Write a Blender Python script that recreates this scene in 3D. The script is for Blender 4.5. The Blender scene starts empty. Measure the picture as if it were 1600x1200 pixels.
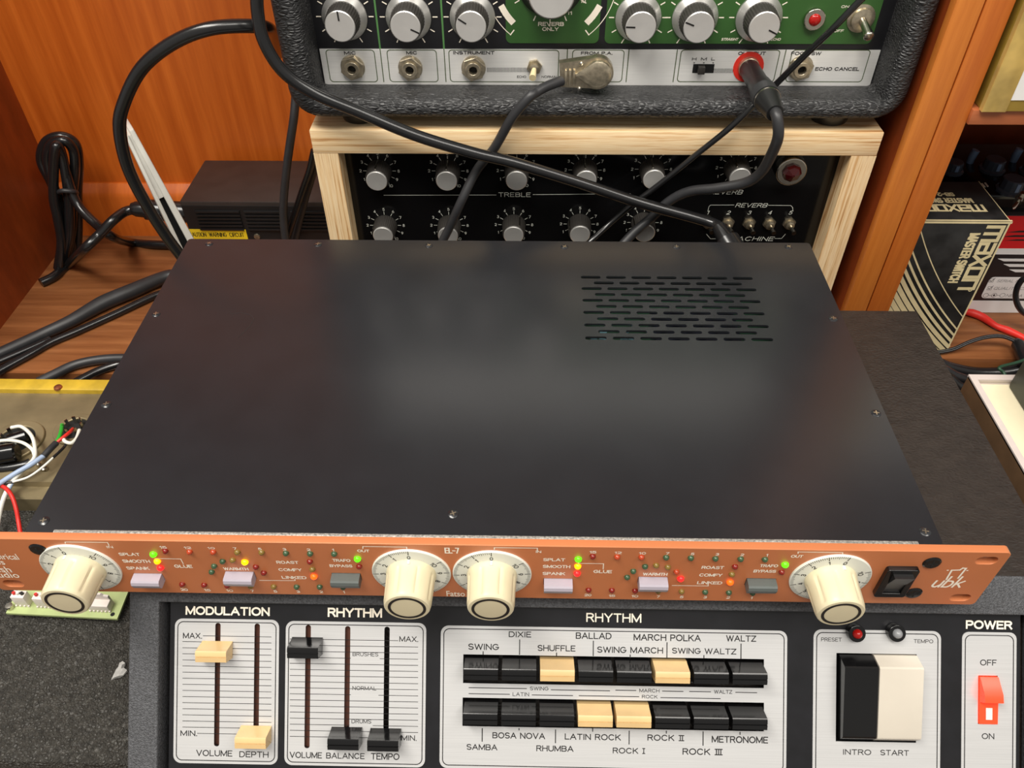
import bpy, bmesh, math, random
from mathutils import Vector, Matrix
random.seed(7)
SC = bpy.context.scene
COL = SC.collection
V3 = Vector
PI = math.pi

# ------------------------------------------------------------------ camera, light, exposure
FPX = 1239.874
PITCH, YAW, ROLL = 0.763268, 0.0253792, -0.0074896
CPOS = V3((0.021315, -0.215010, 0.305361))
cp, sp, cy, sy, cr, sr = math.cos(PITCH), math.sin(PITCH), math.cos(YAW), math.sin(YAW), math.cos(ROLL), math.sin(ROLL)
def zrot(a): return V3((cy*a[0]-sy*a[1], sy*a[0]+cy*a[1], a[2]))
FW = zrot((0, cp, -sp)); _r = zrot((1, 0, 0)); _u = zrot((0, sp, cp))
RT = _r*cr + _u*sr
UP = _u*cr - _r*sr
cam_d = bpy.data.cameras.new('camera')
cam = bpy.data.objects.new('camera', cam_d); COL.objects.link(cam)
mw = Matrix((RT, UP, -FW)).transposed().to_4x4(); mw.translation = CPOS
cam.matrix_world = mw
cam_d.sensor_width = 36.0; cam_d.sensor_fit = 'HORIZONTAL'
cam_d.lens = 36.0*FPX/1600.0
cam_d.clip_start = 0.01; cam_d.clip_end = 50
SC.camera = cam

SC.view_settings.view_transform = 'Standard'
try: SC.view_settings.look = 'None'
except Exception: pass
SC.view_settings.gamma = 1.0
SC.view_settings.use_curve_mapping = False
SC.view_settings.exposure = 0.0

world = bpy.data.worlds.new('room_light'); SC.world = world; world.use_nodes = True
world.node_tree.nodes['Background'].inputs[0].default_value = (1.0, 0.955, 0.89, 1)
world.node_tree.nodes['Background'].inputs[1].default_value = 0.36

def area(name, loc, aim, sx, sy_, power, col):
    d = bpy.data.lights.new(name, 'AREA'); d.shape = 'RECTANGLE'; d.size = sx; d.size_y = sy_
    d.energy = power; d.color = col
    o = bpy.data.objects.new(name, d); COL.objects.link(o); o.location = loc
    o.rotation_euler = (V3(aim)-V3(loc)).to_track_quat('-Z', 'Y').to_euler()
    return o
area('ceiling_lamp', (-0.55, -0.35, 1.75), (-0.05, 0.15, 0), 1.5, 0.5, 52, (1.0, 0.955, 0.88))
area('ceiling_lamp_far', (0.9, -0.75, 1.8), (0.15, 0.2, 0), 1.5, 0.5, 24, (1.0, 0.955, 0.88))

# ------------------------------------------------------------------ pixel rays onto real planes
def ray(px, py): return FW*FPX + RT*(px-800) - UP*(py-600)
def Z(px, py, z):
    d = ray(px, py); return CPOS + d*((z-CPOS.z)/d.z)
def Y(px, py, y):
    d = ray(px, py); return CPOS + d*((y-CPOS.y)/d.y)

class Frame:
    def __init__(s, O, X, U):
        s.O = V3(O); s.X = V3(X).normalized(); s.U = V3(U).normalized(); s.N = s.X.cross(s.U)
    def pt(s, u, v, n=0.0): return s.O + s.X*u + s.U*v + s.N*n
    def uv(s, px, py, n=0.0):
        d = ray(px, py); o = s.O + s.N*n
        p = CPOS + d*((o-CPOS).dot(s.N)/d.dot(s.N)) - s.O
        return (p.dot(s.X), p.dot(s.U))
    def mat(s):
        m = Matrix((s.X, s.U, s.N)).transposed().to_4x4(); m.translation = s.O; return m

# ------------------------------------------------------------------ materials
def lin(c):
    c = c/255.0
    return c/12.92 if c <= 0.04045 else ((c+0.055)/1.055)**2.4
def RGB(t): return (lin(t[0]), lin(t[1]), lin(t[2]), 1.0)
def nodes(m): return m.node_tree.nodes, m.node_tree.links
def newmat(name, rough, metal=0.0, spec=0.5):
    m = bpy.data.materials.new(name); m.use_nodes = True
    b = m.node_tree.nodes['Principled BSDF']
    b.inputs['Roughness'].default_value = rough; b.inputs['Metallic'].default_value = metal
    b.inputs['Specular IOR Level'].default_value = spec
    return m, b
def coords(m, scale=(1, 1, 1)):
    n, l = nodes(m)
    tc = n.new('ShaderNodeTexCoord'); mp = n.new('ShaderNodeMapping')
    mp.inputs['Scale'].default_value = scale
    l.new(tc.outputs['Object'], mp.inputs['Vector']); return mp.outputs['Vector']
def noise(m, vec, scale, detail=3.0, rough=0.55):
    n, l = nodes(m)
    t = n.new('ShaderNodeTexNoise'); t.inputs['Scale'].default_value = scale
    t.inputs['Detail'].default_value = detail; t.inputs['Roughness'].default_value = rough
    l.new(vec, t.inputs['Vector']); return t.outputs['Fac']
def ramp(m, fac, stops):
    n, l = nodes(m)
    r = n.new('ShaderNodeValToRGB')
    while len(r.color_ramp.elements) < len(stops): r.color_ramp.elements.new(0.5)
    for e, (p, c) in zip(r.color_ramp.elements, stops):
        e.position = p; e.color = RGB(c)
    l.new(fac, r.inputs['Fac']); return r.outputs['Color']
def bump(m, b, h, strength, dist):
    n, l = nodes(m)
    u = n.new('ShaderNodeBump'); u.inputs['Strength'].default_value = strength; u.inputs['Distance'].default_value = dist
    l.new(h, u.inputs['Height']); l.new(u.outputs['Normal'], b.inputs['Normal'])
def plain(name, rgb, rough=0.5, metal=0.0, spec=0.5, var=0.06, vscale=60.0, bmp=None):
    m, b = newmat(name, rough, metal, spec)
    v = coords(m)
    f = noise(m, v, vscale)
    lo = tuple(max(0, c*(1-var)) for c in rgb); hi = tuple(min(255, c*(1+var)) for c in rgb)
    nodes(m)[1].new(ramp(m, f, [(0.3, lo), (0.7, hi)]), b.inputs['Base Color'])
    if bmp: bump(m, b, noise(m, v, bmp[0], 2.0), bmp[1], bmp[2])
    return m
def wood(name, dark, light, scale, rough=0.4, extra=None):
    m, b = newmat(name, rough)
    v = coords(m, scale)
    f = noise(m, v, 1.0, 6.0, 0.65)
    stops = [(0.28, dark), (0.5, tuple((a+c)/2 for a, c in zip(dark, light))), (0.72, light)]
    nodes(m)[1].new(ramp(m, f, stops), b.inputs['Base Color'])
    bump(m, b, f, 0.12, 0.0006)
    return m
def ply(name, scale):
    m, b = newmat(name, 0.6)
    v = coords(m, scale)
    f = noise(m, v, 1.0, 4.0, 0.7)
    nodes(m)[1].new(ramp(m, f, [(0.34, (186, 136, 84)), (0.43, (232, 196, 146)), (0.54, (244, 218, 176)), (0.64, (214, 168, 114))]), b.inputs['Base Color'])
    return m
def leather(name, rgb, scale, strength, rough=0.45, stretch=(1, 1, 1), hi=1.35, dist=0.0008):
    m, b = newmat(name, rough)
    n, l = nodes(m)
    v = coords(m, stretch)
    t = n.new('ShaderNodeTexVoronoi'); t.feature = 'DISTANCE_TO_EDGE'; t.inputs['Scale'].default_value = scale
    nz = n.new('ShaderNodeTexNoise'); nz.inputs['Scale'].default_value = scale*0.6
    l.new(v, nz.inputs['Vector'])
    mx = n.new('ShaderNodeMixRGB'); mx.inputs[0].default_value = 0.004
    ad = n.new('ShaderNodeVectorMath'); ad.operation = 'MULTIPLY_ADD'
    ad.inputs[1].default_value = (0.9/scale,)*3
    l.new(nz.outputs['Color'], ad.inputs[0]); l.new(v, ad.inputs[2])
    l.new(ad.outputs[0], t.inputs['Vector'])
    h = ramp(m, t.outputs['Distance'], [(0.0, (0, 0, 0)), (0.35, (255, 255, 255))])
    c = ramp(m, noise(m, v, scale*0.5), [(0.3, tuple(x*0.85 for x in rgb)), (0.7, tuple(min(255, x*hi) for x in rgb))])
    l.new(c, b.inputs['Base Color'])
    bump(m, b, h, strength, dist)
    return m
def glow(name, rgb, strength):
    m, b = newmat(name, 0.3)
    b.inputs['Base Color'].default_value = RGB(rgb)
    b.inputs['Emission Color'].default_value = RGB(rgb); b.inputs['Emission Strength'].default_value = strength
    return m
def brushed(name, rgb, rough, stretch, metal=0.5):
    m, b = newmat(name, rough, metal)
    v = coords(m, stretch)
    f = noise(m, v, 1.0, 2.0)
    nodes(m)[1].new(ramp(m, f, [(0.3, tuple(x*0.975 for x in rgb)), (0.7, tuple(min(255, x*1.02) for x in rgb))]), b.inputs['Base Color'])
    bump(m, b, f, 0.03, 0.0002)
    return m

MT = {}
MT['lid'] = plain('black_satin_metal', (33, 34, 37), 0.25, 0.0, 0.8, 0.05, 40, (2500, 0.05, 0.0002))
MT['chassis'] = plain('dark_steel', (40, 40, 42), 0.5, 0.3)
MT['raw_edge'] = plain('worn_grey_edge', (150, 146, 140), 0.5, 0.4, 0.5, 0.3, 900)
MT['orange'] = plain('copper_orange_anodised', (198, 120, 76), 0.38, 0.1, 0.5, 0.02, 20)
MT['white_ink'] = plain('cream_white_print', (250, 240, 222), 0.5, var=0.01)
MT['black_ink'] = plain('black_print', (22, 20, 20), 0.5, var=0.01)
MT['green_ink'] = plain('olive_green_print', (74, 88, 52), 0.5, var=0.02)
MT['lgreen_ink'] = plain('leaf_green_print', (82, 132, 74), 0.5, var=0.02)
MT['cream'] = plain('cream_plastic', (216, 205, 172), 0.35, var=0.02)
MT['dial'] = plain('pale_dial_enamel', (226, 228, 218), 0.4, var=0.01)
MT['lav'] = plain('lavender_grey_plastic', (164, 157, 168), 0.45, var=0.02)
MT['gbtn'] = plain('slate_grey_plastic', (84, 90, 88), 0.45, var=0.03)
MT['gloss'] = plain('glossy_black_plastic', (16, 16, 17), 0.14, var=0.02)
MT['black'] = plain('satin_black', (22, 22, 23), 0.4, var=0.05)
MT['dark'] = plain('dark_cavity', (10, 10, 10), 0.8)
MT['rubber'] = plain('black_rubber', (25, 25, 26), 0.24, 0.0, 0.6, var=0.1)
MT['rubber_g'] = plain('charcoal_rubber', (44, 44, 46), 0.45, var=0.1)
MT['silver'] = brushed('brushed_aluminium', (226, 226, 226), 0.34, (25, 2500, 2500))
MT['amp_silver'] = brushed('amp_brushed_aluminium', (238, 237, 234), 0.45, (25, 2500, 2500), 0.3)
MT['chrome'] = plain('nickel', (196, 190, 178), 0.22, 1.0, var=0.03)
MT['nickel'] = plain('aged_nickel', (196, 184, 160), 0.28, 0.88, var=0.12, vscale=300)
MT['cap'] = plain('spun_aluminium', (232, 230, 226), 0.3, 0.7, var=0.02)
MT['skirt'] = plain('satin_aluminium_skirt', (206, 204, 200), 0.36, 0.75, var=0.02)
MT['knurl'] = plain('knurled_dark_plastic', (46, 43, 40), 0.5, var=0.15, vscale=1500)
MT['beige'] = plain('beige_plastic', (212, 180, 128), 0.38, var=0.03)
MT['keywhite'] = plain('off_white_plastic', (208, 200, 186), 0.35, var=0.01)
MT['slot'] = plain('brown_slot_felt', (104, 64, 50), 0.8)
MT['panel'] = plain('black_painted_panel', (24, 24, 27), 0.32, var=0.15, vscale=80)
MT['vinyl'] = leather('dark_brown_grained_vinyl', (46, 40, 36), 380, 0.36, 0.4, (0.65, 1.15, 1), 1.06, 0.0005)
MT['crinkle'] = plain('grey_crinkle_paint', (74, 75, 78), 0.5, 0.0, 0.5, 0.22, 900, (1400, 0.9, 0.0008))
MT['tolex'] = leather('black_pebbled_tolex', (52, 50, 46), 560, 0.8, 0.55, (1, 1, 1), 1.3, 0.0012)
MT['ampskin'] = leather('black_ribbed_leatherette', (40, 40, 41), 360, 0.75, 0.42, (0.6, 1, 1.5), 1.3, 0.0008)
MT['green'] = plain('green_enamel', (50, 90, 40), 0.4, var=0.03)
MT['ply_h'] = ply('plywood_edge_flat', (9, 200, 420))
MT['ply_v'] = ply('plywood_edge_upright', (330, 120, 9))
MT['ply_in'] = plain('plywood_face', (206, 170, 120), 0.6, var=0.06)
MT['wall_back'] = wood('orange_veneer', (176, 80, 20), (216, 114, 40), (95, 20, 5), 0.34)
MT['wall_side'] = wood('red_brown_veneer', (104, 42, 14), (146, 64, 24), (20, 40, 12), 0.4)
MT['post'] = wood('honey_orange_timber', (190, 102, 36), (222, 136, 58), (120, 20, 7), 0.38)
MT['post2'] = wood('warm_orange_timber', (176, 86, 28), (214, 124, 50), (110, 20, 6), 0.38)
MT['shelf'] = wood('brown_varnished_shelf', (104, 60, 32), (156, 102, 62), (7, 110, 40), 0.3)
MT['shelf2'] = wood('red_timber_edge', (150, 78, 44), (186, 108, 66), (7, 60, 60), 0.4)
MT['glow_green'] = glow('lit_green_led', (80, 255, 10), 1.6)
MT['glow_amber'] = glow('lit_amber_led', (255, 170, 0), 1.5)
MT['glow_yellow'] = glow('lit_yellow_led', (255, 205, 0), 1.6)
MT['glow_red'] = glow('lit_red_led', (255, 30, 30), 1.5)
MT['glow_orange'] = glow('lit_orange_led', (255, 84, 14), 1.6)
MT['off_red'] = plain('dim_red_led', (120, 30, 22), 0.12, var=0.01)
MT['off_rust'] = plain('dim_rust_led', (166, 62, 32), 0.12, var=0.01)
MT['off_green'] = plain('dim_green_led', (58, 82, 56), 0.12, var=0.01)
MT['off_olive'] = plain('dim_olive_led', (122, 100, 46), 0.12, var=0.01)
MT['redlens'] = plain('red_lens', (170, 24, 20), 0.12, var=0.02)
MT['jewel'] = plain('dark_red_jewel', (60, 12, 14), 0.06, var=0.02)
MT['greylens'] = plain('grey_lens', (140, 142, 145), 0.3, var=0.03)
MT['rocker'] = glow('lit_orange_rocker', (255, 72, 38), 0.35)
MT['redring'] = plain('red_ring', (226, 50, 36), 0.5, var=0.02)
MT['greenring'] = plain('green_ring', (20, 140, 84), 0.5, var=0.02)
MT['white'] = plain('white_plastic', (206, 204, 196), 0.4, var=0.02)
MT['yellow'] = plain('yellow_label', (250, 216, 40), 0.5, var=0.02)
MT['yellowmetal'] = plain('yellow_painted_steel', (192, 160, 48), 0.45, 0.1, var=0.1)
MT['gold'] = plain('dull_gold_steel', (136, 123, 94), 0.42, 0.55, var=0.12, vscale=30)
MT['copper'] = plain('copper', (176, 110, 78), 0.3, 0.8)
MT['pcb'] = plain('pale_green_board', (172, 186, 128), 0.4, var=0.05)
MT['connector'] = plain('white_nylon', (232, 222, 214), 0.5, var=0.02)
MT['wire_white'] = plain('white_wire', (226, 224, 214), 0.45)
MT['wire_blue'] = plain('pale_blue_sleeve', (160, 178, 206), 0.45)
MT['wire_red'] = plain('red_wire', (206, 42, 34), 0.45)
MT['wire_green'] = plain('green_wire', (40, 160, 50), 0.45)
MT['ribbon'] = plain('red_ribbon', (220, 44, 34), 0.5)
MT['boxblack'] = plain('worn_black_card', (30, 30, 30), 0.45, var=0.5, vscale=60)
MT['boxcream'] = plain('cream_print', (216, 200, 156), 0.55, var=0.05)
MT['cartonred'] = plain('red_print', (214, 26, 32), 0.5, var=0.02)
MT['cartonwhite'] = plain('white_print', (232, 230, 228), 0.5, var=0.01)
MT['cartonblack'] = plain('dark_print', (34, 28, 28), 0.5, var=0.05)
MT['grey_ink'] = plain('grey_print', (150, 148, 148), 0.5, var=0.02)
MT['steelblue'] = plain('blue_grey_knob_top', (112, 136, 168), 0.25, 0.2)
MT['knobdark'] = plain('smoky_knob', (62, 68, 78), 0.16)
MT['brown'] = plain('brown_laminate', (92, 70, 50), 0.45, var=0.08)
MT['whiteframe'] = plain('pinkish_white_frame', (206, 194, 188), 0.4, var=0.02)
MT['creampanel'] = plain('pale_cream_panel', (232, 222, 190), 0.45, var=0.02)
MT['greengrey'] = plain('dark_green_grey', (56, 60, 52), 0.5)
MT['olive'] = plain('olive_gold_card', (156, 128, 52), 0.4, var=0.12, vscale=30)
MT['tape'] = plain('shiny_gold_tape', (196, 166, 96), 0.25, 0.1, var=0.15, vscale=40)
MT['psu'] = plain('brown_black_steel', (52, 44, 41), 0.45, 0.1, var=0.08)
MT['psu_f'] = plain('black_grille', (28, 27, 28), 0.45, var=0.1)
MT['paper'] = plain('torn_grey_paper', (162, 160, 156), 0.8, var=0.1, vscale=300)
MT['navy'] = plain('navy_heatsink', (40, 52, 76), 0.4, 0.3)
MT['cyan'] = plain('pale_cyan_part', (150, 200, 214), 0.4)
MT['gboard'] = plain('dark_green_board', (26, 62, 42), 0.5)

def _arc(cx_, cy_, rx, ry, a0, a1, k=8): return [(cx_+rx*math.cos(math.radians(a0+(a1-a0)*i/k)), cy_+ry*math.sin(math.radians(a0+(a1-a0)*i/k))) for i in range(k+1)]
GLYPH = {
 'A': (.8, [[(0, 0), (.4, 1), (.8, 0)], [(.14, .34), (.66, .34)]]),
 'B': (.66, [[(0, 0), (0, 1), (.4, 1)]+_arc(.4, .76, .22, .24, 90, -90)+[(0, .52)], [(.4, .52)]+_arc(.4, .26, .26, .26, 90, -90)+[(0, 0)]]),
 'C': (.78, [_arc(.4, .5, .4, .5, 42, 318, 14)]),
 'D': (.72, [[(0, 0), (0, 1), (.32, 1)]+_arc(.32, .5, .4, .5, 90, -90, 10)+[(0, 0)]]),
 'E': (.58, [[(.58, 0), (0, 0), (0, 1), (.58, 1)], [(0, .52), (.5, .52)]]),
 'F': (.56, [[(0, 0), (0, 1), (.56, 1)], [(0, .5), (.48, .5)]]),
 'G': (.8, [_arc(.4, .5, .4, .5, 45, 345, 14)+[(.8, .46), (.46, .46)]]),
 'H': (.7, [[(0, 0), (0, 1)], [(.7, 0), (.7, 1)], [(0, .52), (.7, .52)]]),
 'I': (.06, [[(.03, 0), (.03, 1)]]),
 'J': (.5, [[(.5, 1), (.5, .25)]+_arc(.25, .25, .25, .25, 0, -180)]),
 'K': (.68, [[(0, 0), (0, 1)], [(.64, 1), (0, .38)], [(.24, .6), (.68, 0)]]),
 'L': (.54, [[(0, 1), (0, 0), (.54, 0)]]),
 'M': (.86, [[(0, 0), (0, 1), (.43, .08), (.86, 1), (.86, 0)]]),
 'N': (.7, [[(0, 0), (0, 1), (.7, 0), (.7, 1)]]),
 'O': (.84, [_arc(.42, .5, .42, .5, 0, 360, 20)]),
 'P': (.62, [[(0, 0), (0, 1), (.36, 1)]+_arc(.36, .73, .26, .27, 90, -90)+[(0, .46)]]),
 'Q': (.84, [_arc(.42, .5, .42, .5, 0, 360, 20), [(.5, .25), (.84, -.04)]]),
 'R': (.66, [[(0, 0), (0, 1), (.38, 1)]+_arc(.38, .75, .25, .25, 90, -90)+[(0, .5)], [(.38, .5), (.66, 0)]]),
 'S': (.64, [_arc(.32, .75, .3, .25, 30, 270, 10)+_arc(.32, .25, .32, .25, 90, -150, 10)]),
 'T': (.66, [[(.33, 0), (.33, 1)], [(0, 1), (.66, 1)]]),
 'U': (.7, [[(0, 1), (0, .35)]+_arc(.35, .35, .35, .35, 180, 360, 10)+[(.7, 1)]]),
 'V': (.76, [[(0, 1), (.38, 0), (.76, 1)]]),
 'W': (1.08, [[(0, 1), (.27, 0), (.54, .95), (.81, 0), (1.08, 1)]]),
 'X': (.7, [[(0, 0), (.7, 1)], [(0, 1), (.7, 0)]]),
 'Y': (.72, [[(.36, 0), (.36, .45), (0, 1)], [(.36, .45), (.72, 1)]]),
 'Z': (.66, [[(0, 1), (.66, 1), (0, 0), (.66, 0)]]),
 '0': (.62, [_arc(.31, .5, .31, .5, 0, 360, 18)]),
 '1': (.2, [[(0, .8), (.2, 1), (.2, 0)]]),
 '2': (.6, [_arc(.3, .71, .3, .29, 160, -30, 9)+[(0, 0), (.6, 0)]]),
 '3': (.6, [_arc(.3, .76, .26, .24, 150, -90, 8), _arc(.3, .26, .3, .26, 90, -150, 9)]),
 '4': (.62, [[(.46, 0), (.46, 1), (0, .3), (.62, .3)]]),
 '5': (.6, [[(.54, 1), (.08, 1), (.04, .54)]+_arc(.28, .32, .32, .32, 120, -150, 10)]),
 '6': (.6, [_arc(.3, .31, .3, .31, 0, 360, 14), [(.02, .4), (.12, .75), (.42, 1)]]),
 '7': (.56, [[(0, 1), (.56, 1), (.18, 0)]]),
 '8': (.6, [_arc(.3, .76, .24, .24, 0, 360, 12), _arc(.3, .26, .3, .26, 0, 360, 14)]),
 '9': (.6, [_arc(.3, .69, .3, .31, 0, 360, 14), [(.58, .6), (.48, .25), (.18, 0)]]),
 '.': (.04, [[(0, 0), (.04, 0)]]), '-': (.4, [[(0, .45), (.4, .45)]]),
 '\x01': (.3, [[(.15, 0), (.15, 1)], [(0, 1), (.3, 1)], [(0, 0), (.3, 0)]]),
 '\x02': (.66, [[(.18, 0), (.18, 1)], [(.48, 0), (.48, 1)], [(0, 1), (.66, 1)], [(0, 0), (.66, 0)]]),
 '\x03': (.96, [[(.18, 0), (.18, 1)], [(.48, 0), (.48, 1)], [(.78, 0), (.78, 1)], [(0, 1), (.96, 1)], [(0, 0), (.96, 0)]]),
 'm': (1.0, [[(0, 0), (0, 1), (1, 1), (1, 0)], [(.5, 0), (.5, 1)]]),
 'a': (.7, [[(.05, 1), (.7, 1), (.7, 0), (0, 0), (0, .52), (.7, .52)]]),
 'x': (.7, [[(0, 0), (.7, 1)], [(0, 1), (.7, 0)]]),
 'o': (.7, [[(0, 0), (0, 1), (.7, 1), (.7, 0), (0, 0)]]),
 'n': (.7, [[(0, 0), (0, 1), (.7, 1), (.7, 0)]]),
 'u': (.56, [[(0, .58), (0, .2)]+_arc(.22, .2, .22, .2, 180, 270, 5)+[(.3, 0), (.56, .22)], [(.56, .58), (.56, 0)]]),
 'b': (.58, [[(0, 1), (0, 0), (.3, 0)]+_arc(.3, .29, .28, .29, -90, 90, 8)+[(0, .58)]]),
 'k': (.56, [[(0, 1), (0, 0)], [(.5, .58), (.06, .26)], [(.16, .34), (.56, 0)]]),
}

# ------------------------------------------------------------------ mesh building
ROOT0 = V3((0, 0, 0))
class MB:
    def __init__(s): s.bm = bmesh.new(); s.mi = 0; s.lc = 0
    def face(s, pts):
        vs = [s.bm.verts.new(p) for p in pts]
        f = s.bm.faces.new(vs); f.material_index = s.mi; return f
    def loft(s, loops, closed=True, cap=True):
        L = [[s.bm.verts.new(p) for p in lp] for lp in loops]
        n = len(L[0])
        for a, b in zip(L, L[1:]):
            for i in range(n if closed else n-1):
                j = (i+1) % n
                f = s.bm.faces.new((a[i], a[j], b[j], b[i])); f.material_index = s.mi
        if cap:
            f = s.bm.faces.new(list(reversed(L[0]))); f.material_index = s.mi
            f = s.bm.faces.new(L[-1]); f.material_index = s.mi
        return s
    def hexa(s, p, bev=0.0):
        # p: 8 points, bottom ring 0-3, top ring 4-7
        before = set(s.bm.edges)
        s.loft([p[:4], p[4:]])
        if bev > 0:
            es = [e for e in s.bm.edges if e not in before]
            r = bmesh.ops.bevel(s.bm, geom=es, offset=bev, segments=2, affect='EDGES', profile=0.5)
            for f in r['faces']: f.material_index = s.mi
        return s
    def box(s, F, u0, u1, v0, v1, n0, n1, bev=0.0):
        return s.hexa([F.pt(u0, v0, n0), F.pt(u1, v0, n0), F.pt(u1, v1, n0), F.pt(u0, v1, n0),
                       F.pt(u0, v0, n1), F.pt(u1, v0, n1), F.pt(u1, v1, n1), F.pt(u0, v1, n1)], bev)
    def box3(s, x0, x1, y0, y1, z0, z1, bev=0.0):
        return s.box(WF, x0, x1, y0, y1, z0, z1, bev)
    def extr(s, F, prof, u0, u1):            # profile of (v, n) swept along u
        return s.loft([[F.pt(u0, v, n) for v, n in prof], [F.pt(u1, v, n) for v, n in prof]])
    def prism(s, F, poly, n0, n1):
        return s.loft([[F.pt(u, v, n0) for u, v in poly], [F.pt(u, v, n1) for u, v in poly]])
    def lathe(s, F, u, v, prof, seg=28, rf=None, cap=True):
        loops = []
        for r, n in prof:
            lp = []
            for i in range(seg):
                a = 2*PI*i/seg
                rr = r*(rf(a, n) if rf else 1)
                lp.append(F.pt(u+rr*math.cos(a), v+rr*math.sin(a), n))
            loops.append(lp)
        return s.loft(loops, True, cap)
    def axis(s, p0, p1, prof, seg=20):       # profile of (t along metres, r)
        d = (p1-p0).normalized(); t = V3((0, 0, 1)) if abs(d.z) < 0.9 else V3((1, 0, 0))
        a = d.cross(t).normalized()
        return s.lathe(Frame(p0, a, d.cross(a)), 0, 0, [(r, t_) for t_, r in prof], seg)
    def tube(s, pts, r, seg=10, sub=6, cap=True):
        P = [V3(p) for p in pts]
        R = r if isinstance(r, (list, tuple)) else [r]*len(P)
        Q = []; QR = []
        for i in range(len(P)-1):
            a = P[i-1] if i else P[0]*2-P[1]; b, c = P[i], P[i+1]
            d = P[i+2] if i+2 < len(P) else c*2-b
            for k in range(sub):
                t = k/sub
                Q.append(0.5*((2*b)+(c-a)*t+(2*a-5*b+4*c-d)*t*t+(3*b-a-3*c+d)*t**3)); QR.append(R[i]+(R[i+1]-R[i])*t)
        Q.append(P[-1]); QR.append(R[-1])
        T = [(Q[min(i+1, len(Q)-1)]-Q[max(i-1, 0)]).normalized() for i in range(len(Q))]
        nrm = T[0].orthogonal().normalized(); loops = []
        for i, q in enumerate(Q):
            if i:
                ax = T[i-1].cross(T[i])
                if ax.length > 1e-7:
                    nrm = Matrix.Rotation(T[i-1].angle(T[i]), 3, ax.normalized()) @ nrm
            bn = T[i].cross(nrm)
            loops.append([q+(nrm*math.cos(2*PI*k/seg)+bn*math.sin(2*PI*k/seg))*QR[i] for k in range(seg)])
        return s.loft(loops, True, cap)
    def add_mesh(s, me, M):
        me.transform(M)
        n0 = len(s.bm.faces)
        s.bm.from_mesh(me)
        s.bm.faces.ensure_lookup_table()
        for f in s.bm.faces[n0:]: f.material_index = s.mi
        bpy.data.meshes.remove(me)
        return s
    def plate(s, F, outer, holes, n0, n1, bev=0.0):   # flat plate with holes, local uv polygons
        cu = bpy.data.curves.new('p', 'CURVE'); cu.dimensions = '2D'; cu.fill_mode = 'BOTH'
        h = (n1-n0)/2
        cu.extrude = max(h-bev, 0); cu.bevel_depth = bev; cu.bevel_resolution = 3
        for poly in [outer]+holes:
            sp_ = cu.splines.new('POLY'); sp_.points.add(len(poly)-1); sp_.use_cyclic_u = True
            for q, (u, v) in zip(sp_.points, poly): q.co = (u, v, 0, 1)
        o = bpy.data.objects.new('p', cu)
        me = bpy.data.meshes.new_from_object(o)
        bpy.data.objects.remove(o); bpy.data.curves.remove(cu)
        M = F.mat() @ Matrix.Translation((0, 0, (n0+n1)/2))
        return s.add_mesh(me, M)
    def text(s, F, body, p0, p1, h, n=0.0, bold=0.0, shear=0.0, th=0.00008, up=None):
        # baseline from p0 to p1 (local uv), cap height h
        cu = bpy.data.curves.new('t', 'FONT'); cu.body = body; cu.size = 1.0; cu.offset = bold; cu.resolution_u = 3
        cu.shear = shear
        o = bpy.data.objects.new('t', cu); me = bpy.data.meshes.new_from_object(o)
        bpy.data.objects.remove(o); bpy.data.curves.remove(cu)
        xs = [v.co.x for v in me.vertices]; x0, x1 = min(xs), max(xs)
        d = V3((p1[0]-p0[0], p1[1]-p0[1])).to_2d() if False else (p1[0]-p0[0], p1[1]-p0[1])
        L = math.hypot(*d); ex = (d[0]/L, d[1]/L); ey = up or (-ex[1], ex[0])
        kx = L/(x1-x0); ky = h/0.70
        X = F.X*ex[0]+F.U*ex[1]; U = F.X*ey[0]+F.U*ey[1]
        O = F.pt(p0[0], p0[1], n+th)
        M = Matrix((X*kx, U*ky, F.N)).transposed().to_4x4(); M.translation = O - X*kx*x0
        return s.add_mesh(me, M)
    def stroke(s, F, body, p0, p1, h, n=0.0, wt=0.13, shear=0.0, sq=False):
        # single-stroke capitals, baseline p0 to p1 (local uv), cap height h
        d = (p1[0]-p0[0], p1[1]-p0[1]); L = math.hypot(*d); ex = (d[0]/L, d[1]/L); ey = (-ex[1], ex[0])
        adv = 0.0; run = []
        for ch in body:
            g = GLYPH.get(ch)
            if g is None: adv += 0.5; continue
            run.append((adv, g)); adv += g[0]+0.24
        adv -= 0.24
        w = wt*h; kx = (L-w)/adv; ky = h-w
        for a, (gw, strokes) in run:
            for st in strokes:
                P = []
                for x, y in st:
                    xx = w/2+(a+x)*kx+shear*(y-0.5)*h; yy = w/2+y*ky
                    P.append((p0[0]+ex[0]*xx+ey[0]*yy, p0[1]+ex[1]*xx+ey[1]*yy))
                s.line(F, P, w, n, True, 0.00007)
        return s
    def tx(s, F, body, x0, x1, yb, yt, n=0.0, bold=0.02, shear=0.0):
        a = F.uv(x0, yb, n); b = F.uv(x1, yb, n); h = F.uv(x0, yt, n)[1]-a[1]
        if all(c in GLYPH or c == ' ' for c in body):
            return s.stroke(F, body, a, (b[0], a[1]), h, n, 0.12+bold*2.6, shear)
        return s.text(F, body, a, (b[0], a[1]), h, n, min(bold, 0.012), shear)
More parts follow.
